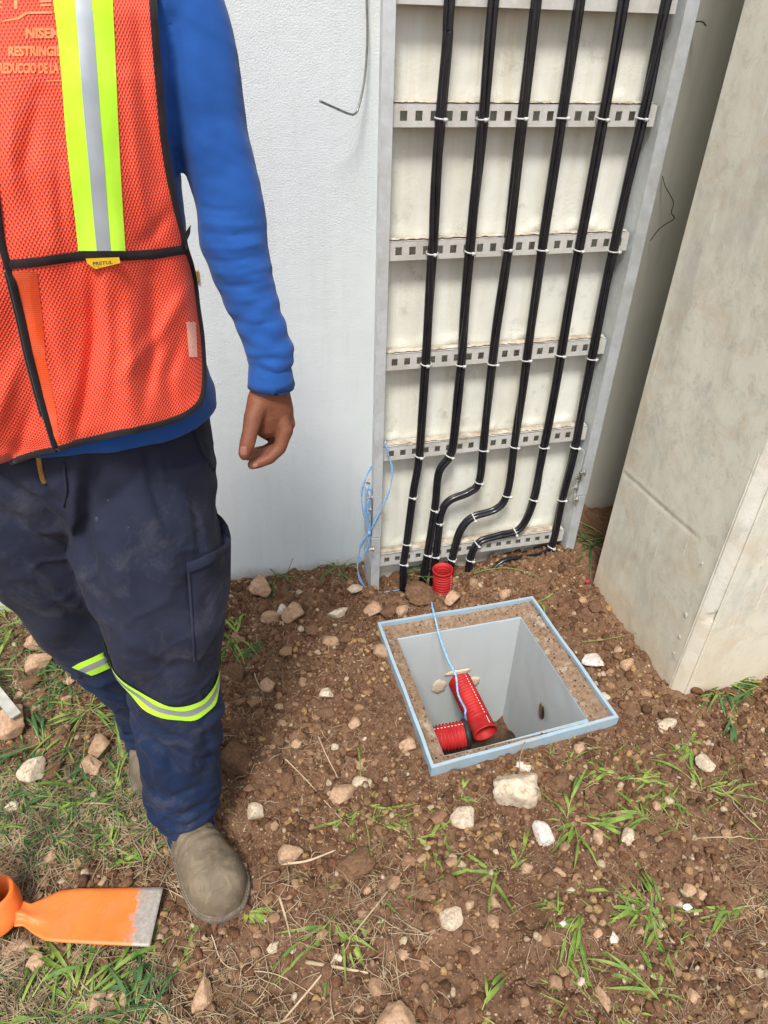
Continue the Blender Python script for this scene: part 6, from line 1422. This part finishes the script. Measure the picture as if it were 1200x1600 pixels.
# ground cover of short grass and dead stalks
def inregion(px, py, polys):
    for poly in polys:
        c = False; n = len(poly)
        for i in range(n):
            (x1, y1), (x2, y2) = poly[i], poly[(i + 1) % n]
            if (y1 > py) != (y2 > py) and px < (x2 - x1) * (py - y1) / (y2 - y1) + x1: c = not c
        if c: return True
    return False
POLY = [[(-60, 945), (120, 960), (215, 1080), (245, 1260), (240, 1340), (-60, 1340)], [(-60, 1480), (140, 1490), (250, 1560), (230, 1620), (-60, 1620)]]
def patch(n, seed, polys, name, m, L, w, up, label, cat, thin=False, bbox=(-80, 1260, 850, 1640), lowclump=0.4, zoff=0.0, curl=1.0):
    rs = random.Random(seed); mb = MB(); k = 0; t_ = 0
    while k < n and t_ < n * 30:
        t_ += 1; px = rs.uniform(bbox[0], bbox[1]); py = rs.uniform(bbox[2], bbox[3])
        if not inregion(px, py, polys): continue
        g0 = gpt(px, py)
        if blocked(g0[0], g0[1], 0.003) or float(fbm(g0[0] * 8 + seed, g0[1] * 8, 2)) + lowclump < rs.random() * 0.8: continue
        k += 1; az = rs.uniform(0, 6.28)
        if thin:
            l = L * rs.uniform(.3, 1.2); P = [g0 + np.array([0, 0, zoff + rs.uniform(0, .012)])]; a = az; z = P[0][2]
            for s in range(4): a += rs.uniform(-.6, .6) * curl; P.append(P[-1] + np.array([math.cos(a), math.sin(a), 0]) * l / 4 + np.array([0, 0, rs.uniform(-.006, .006)])); P[-1][2] = max(min(P[-1][2], hz(P[-1][0], P[-1][1]) + 0.02), hz(P[-1][0], P[-1][1]) + 0.002)
            if abs(g0[0] + 0.37) < 0.22 and abs(g0[1] - 0.80) < 0.13:
                for q_ in P: q_[2] = min(q_[2], 0.020)
            wd = w * rs.uniform(.45, 1.25); V, F, U = tube(np.array(P), [wd, wd, wd, wd * .8, wd * .3], 4, False); mb.add(V, F, U)
        else: blade(mb, g0, az, L * rs.uniform(.4, 1.2), w * rs.uniform(.6, 1.2), up * rs.uniform(.2, 1.5), rs.uniform(.4, 1.8), rs.uniform(-1, 1), 5)
    o = mb.make(name, MT[m], None, True, (0, 1, 0)); return tag(o, label, cat, None, 'stuff')
patch(950, 21, POLY, 'short_grass', 'grass_dark', .07, .0026, .6, 'short mixed green grass covering the ground left of the worker', 'grass')
patch(620, 22, POLY, 'bright_grass', 'grass', .065, .0024, .6, 'brighter fresh grass blades scattered in the left grass patch', 'grass')
ST = [[(-60, 1180), (120, 1200), (300, 1300), (300, 1400), (200, 1400), (-60, 1400)], [(-60, 1480), (260, 1490), (280, 1620), (-60, 1620)]]
patch(1900, 23, ST, 'dry_straw', 'straw', .085, .0010, 0, 'tangled dry straw heaped between the grass and the hoe', 'straw', True, curl=.55)
patch(1900, 24, [[(-60, 940), (120, 960), (240, 1100), (260, 1300), (-60, 1330)], [(350, 895), (420, 895), (420, 915), (350, 925)]], 'dead_stalks', 'straw', .055, .0008, 0, 'dead grass stalks lying in the left grass patch', 'straw', True, curl=.5)
patch(380, 25, [[(1060, 1110), (1260, 1060), (1260, 1240), (1120, 1200)], [(1130, 1290), (1260, 1250), (1260, 1640), (1080, 1640), (1060, 1500), (1140, 1400)]], 'withered_grass', 'straw', .05, .0006, 0, 'withered grass matted on the soil at the right edge', 'straw', True, curl=.5, lowclump=.2)
patch(700, 29, [[(-60, 1480), (620, 1490), (640, 1620), (-60, 1620)], [(380, 1380), (640, 1330), (700, 1500), (420, 1500)]], 'golden_straw', 'straw', .07, .0008, 0, 'loose golden straw strewn over the foreground soil', 'straw', True, curl=.6)
patch(190, 31, [[(850, 1170), (1180, 1150), (1180, 1310), (870, 1320)], [(520, 1220), (700, 1260), (720, 1420), (500, 1450)], [(860, 1400), (1100, 1380), (1100, 1600), (860, 1600)], [(1080, 1060), (1260, 1040), (1260, 1180), (1090, 1160)], [(340, 960), (400, 960), (390, 1060), (345, 1060)]], 'scattered_grass', 'grass', .045, .0022, .6, 'sparse short green blades scattered over the bare soil', 'grass', bbox=(300, 1260, 950, 1640))
patch(220, 26, [[(905, 780), (955, 780), (945, 920), (905, 905)]], 'straw_litter', 'straw', .07, .0012, 0, 'dry litter lying in the shaded gap at the ladder\'s foot', 'straw', True)
patch(1250, 27, [[(260, 1090), (1260, 1090), (1260, 1640), (260, 1640)]], 'scattered_stalks', 'straw', .045, .0007, 0, 'single dry stalks and rootlets scattered over the bare soil', 'straw', True, lowclump=.3)
patch(220, 28, [[(350, 900), (660, 900), (640, 1210), (260, 1210), (340, 1000)]], 'fine_rootlets', 'root', .035, .0006, 0, 'fine pale rootlets scattered between worker and pit', 'straw', True, lowclump=.3)
# single long twigs and stalks
def stalk(pts, r, m, label, name='dry_stalk', h=0.006, cat='stalk', ups=None):
    P = []
    for i, (x, y) in enumerate(pts): g0 = gpt(x, y); P.append(onz(x, y, g0[2] + h + (ups[i] if ups else 0)))
    C = catmull(P, 8)
    for c_ in C: c_[2] = max(c_[2], hz(c_[0], c_[1]) + r)
    V, F, U = tube(C, [r * (1 - .55 * i / len(C)) for i in range(len(C))], 7); o = build(name, V, F, MT[m], None, U, True, P[0]); return tag(o, label, cat)
stalk([(442, 1595), (505, 1520), (560, 1450), (600, 1400), (640, 1350)], .0022, 'root', 'long dry stem lying diagonally in the middle foreground', ups=[0, 0, .004, .006, .002])
stalk([(440, 1350), (480, 1345), (525, 1328)], .0032, 'root', 'short thick dry stem beside the tan rough stone')
stalk([(478, 1503), (520, 1510), (575, 1520)], .0042, 'straw', 'fluffy dry stalk lying flat in the lower middle')
stalk([(436, 1400), (448, 1440), (458, 1488)], .0030, 'straw', 'dry stem pointing down right of the front boot toe')
stalk([(497, 1150), (510, 1180), (528, 1215)], .0018, 'root', 'thin dry stem in bare soil above the middle clump')
stalk([(445, 1185), (480, 1220), (515, 1260), (548, 1295)], .0016, 'root', 'curved pale runner leading into the middle clump')
stalk([(395, 1040), (400, 1060), (412, 1088)], .0022, 'straw', 'bent dry stem right of the front knee')
stalk([(910, 1003), (950, 998), (1000, 988)], .0013, 'grass', 'thin green stem reaching from the pit frame to the column', 'green_stem', .012, 'stem', [0, .01, .02])
stalk([(740, 896), (762, 890), (800, 888), (845, 902)], .0018, 'grass', 'thin green runner lying on the soil behind the pit', 'green_stem', .008, 'stem')
stalk([(1125, 1230), (1160, 1270), (1190, 1298)], .0022, 'straw', 'reddish dry stem leading to the right edge')
stalk([(820, 1160), (812, 1190), (815, 1240)], .0014, 'straw', 'pale thread like stem over the biggest whitish rock', 'dry_stalk', .035, 'stalk', [0, .015, .02])
stalk([(1085, 1310), (1130, 1308), (1200, 1312)], .0018, 'straw', 'yellow dry stem lying level near the right edge')
stalk([(330, 1460), (355, 1510), (430, 1522), (500, 1560)], .0014, 'root', 'thin curling root below the front boot')
stalk([(0, 1262), (80, 1260), (150, 1255), (205, 1262)], .0026, 'straw', 'long grey stem lying level in the left grass patch')
stalk([(410, 880), (430, 897), (440, 925)], .0018, 'wood', 'dark bent twig at the wall\'s foot', 'twig', .01, 'twig', [.03, .015, 0])
stalk([(447, 930), (448, 900), (458, 872)], .0016, 'wood', 'dark upright twig at the wall\'s foot', 'twig', .01, 'twig', [0, .02, .05])
stalk([(128, 1210), (135, 1140), (147, 1065)], .0013, 'grass', 'thin upright green stem in the left grass patch', 'green_stem', .01, 'stem', [0, .04, .06])
# lath, scrap, pink scrap
lb = onz(25, 1119, 0.055); la = onz(-30, 1050, 0.07); d = (lb - la) / np.linalg.norm(lb - la); s = np.cross(d, (0, 0, 1)); s /= np.linalg.norm(s); u = np.cross(s, d)
la2 = la - d * 0.10; V = [p + s * a * 0.013 + u * b * 0.0025 + d * c for p, c in ((la2, 0), ((la2 + lb) / 2, 0), (lb, 0)) for a, b in ((-1, -1), (1, -1), (1, 1), (-1, 1))]
F = [(0, 3, 2, 1), (8, 9, 10, 11)] + [(i * 4 + k, i * 4 + (k + 1) % 4, (i + 1) * 4 + (k + 1) % 4, (i + 1) * 4 + k) for i in range(2) for k in range(4)]
o = build('wooden_lath', V, F, MT['stake'], None, None, False, la); tag(o, 'whitish flat lath whose end rests on a big tan rock at the left edge', 'lath')
g0 = gpt(1072, 1420); o = bpy.data.objects.new('paper_scrap', rock_mesh(55, MT['paper'], I2_, 12, 0.16)); COL.objects.link(o); o.location = g0 + np.array([0, 0, .005]); o.scale = (.0135, .012, .008); tag(o, 'small crumpled bright white scrap on the lower right soil', 'paper scrap')
g0 = gpt(917, 912); o = bpy.data.objects.new('plastic_scrap', rock_mesh(57, MT['redscrap'], I2_, 8, 0.1)); COL.objects.link(o); o.location = g0 + np.array([0, 0, .006]); o.scale = (.009, .006, .010); tag(o, 'tiny pink scrap in the litter by the column\'s back foot', 'plastic scrap')
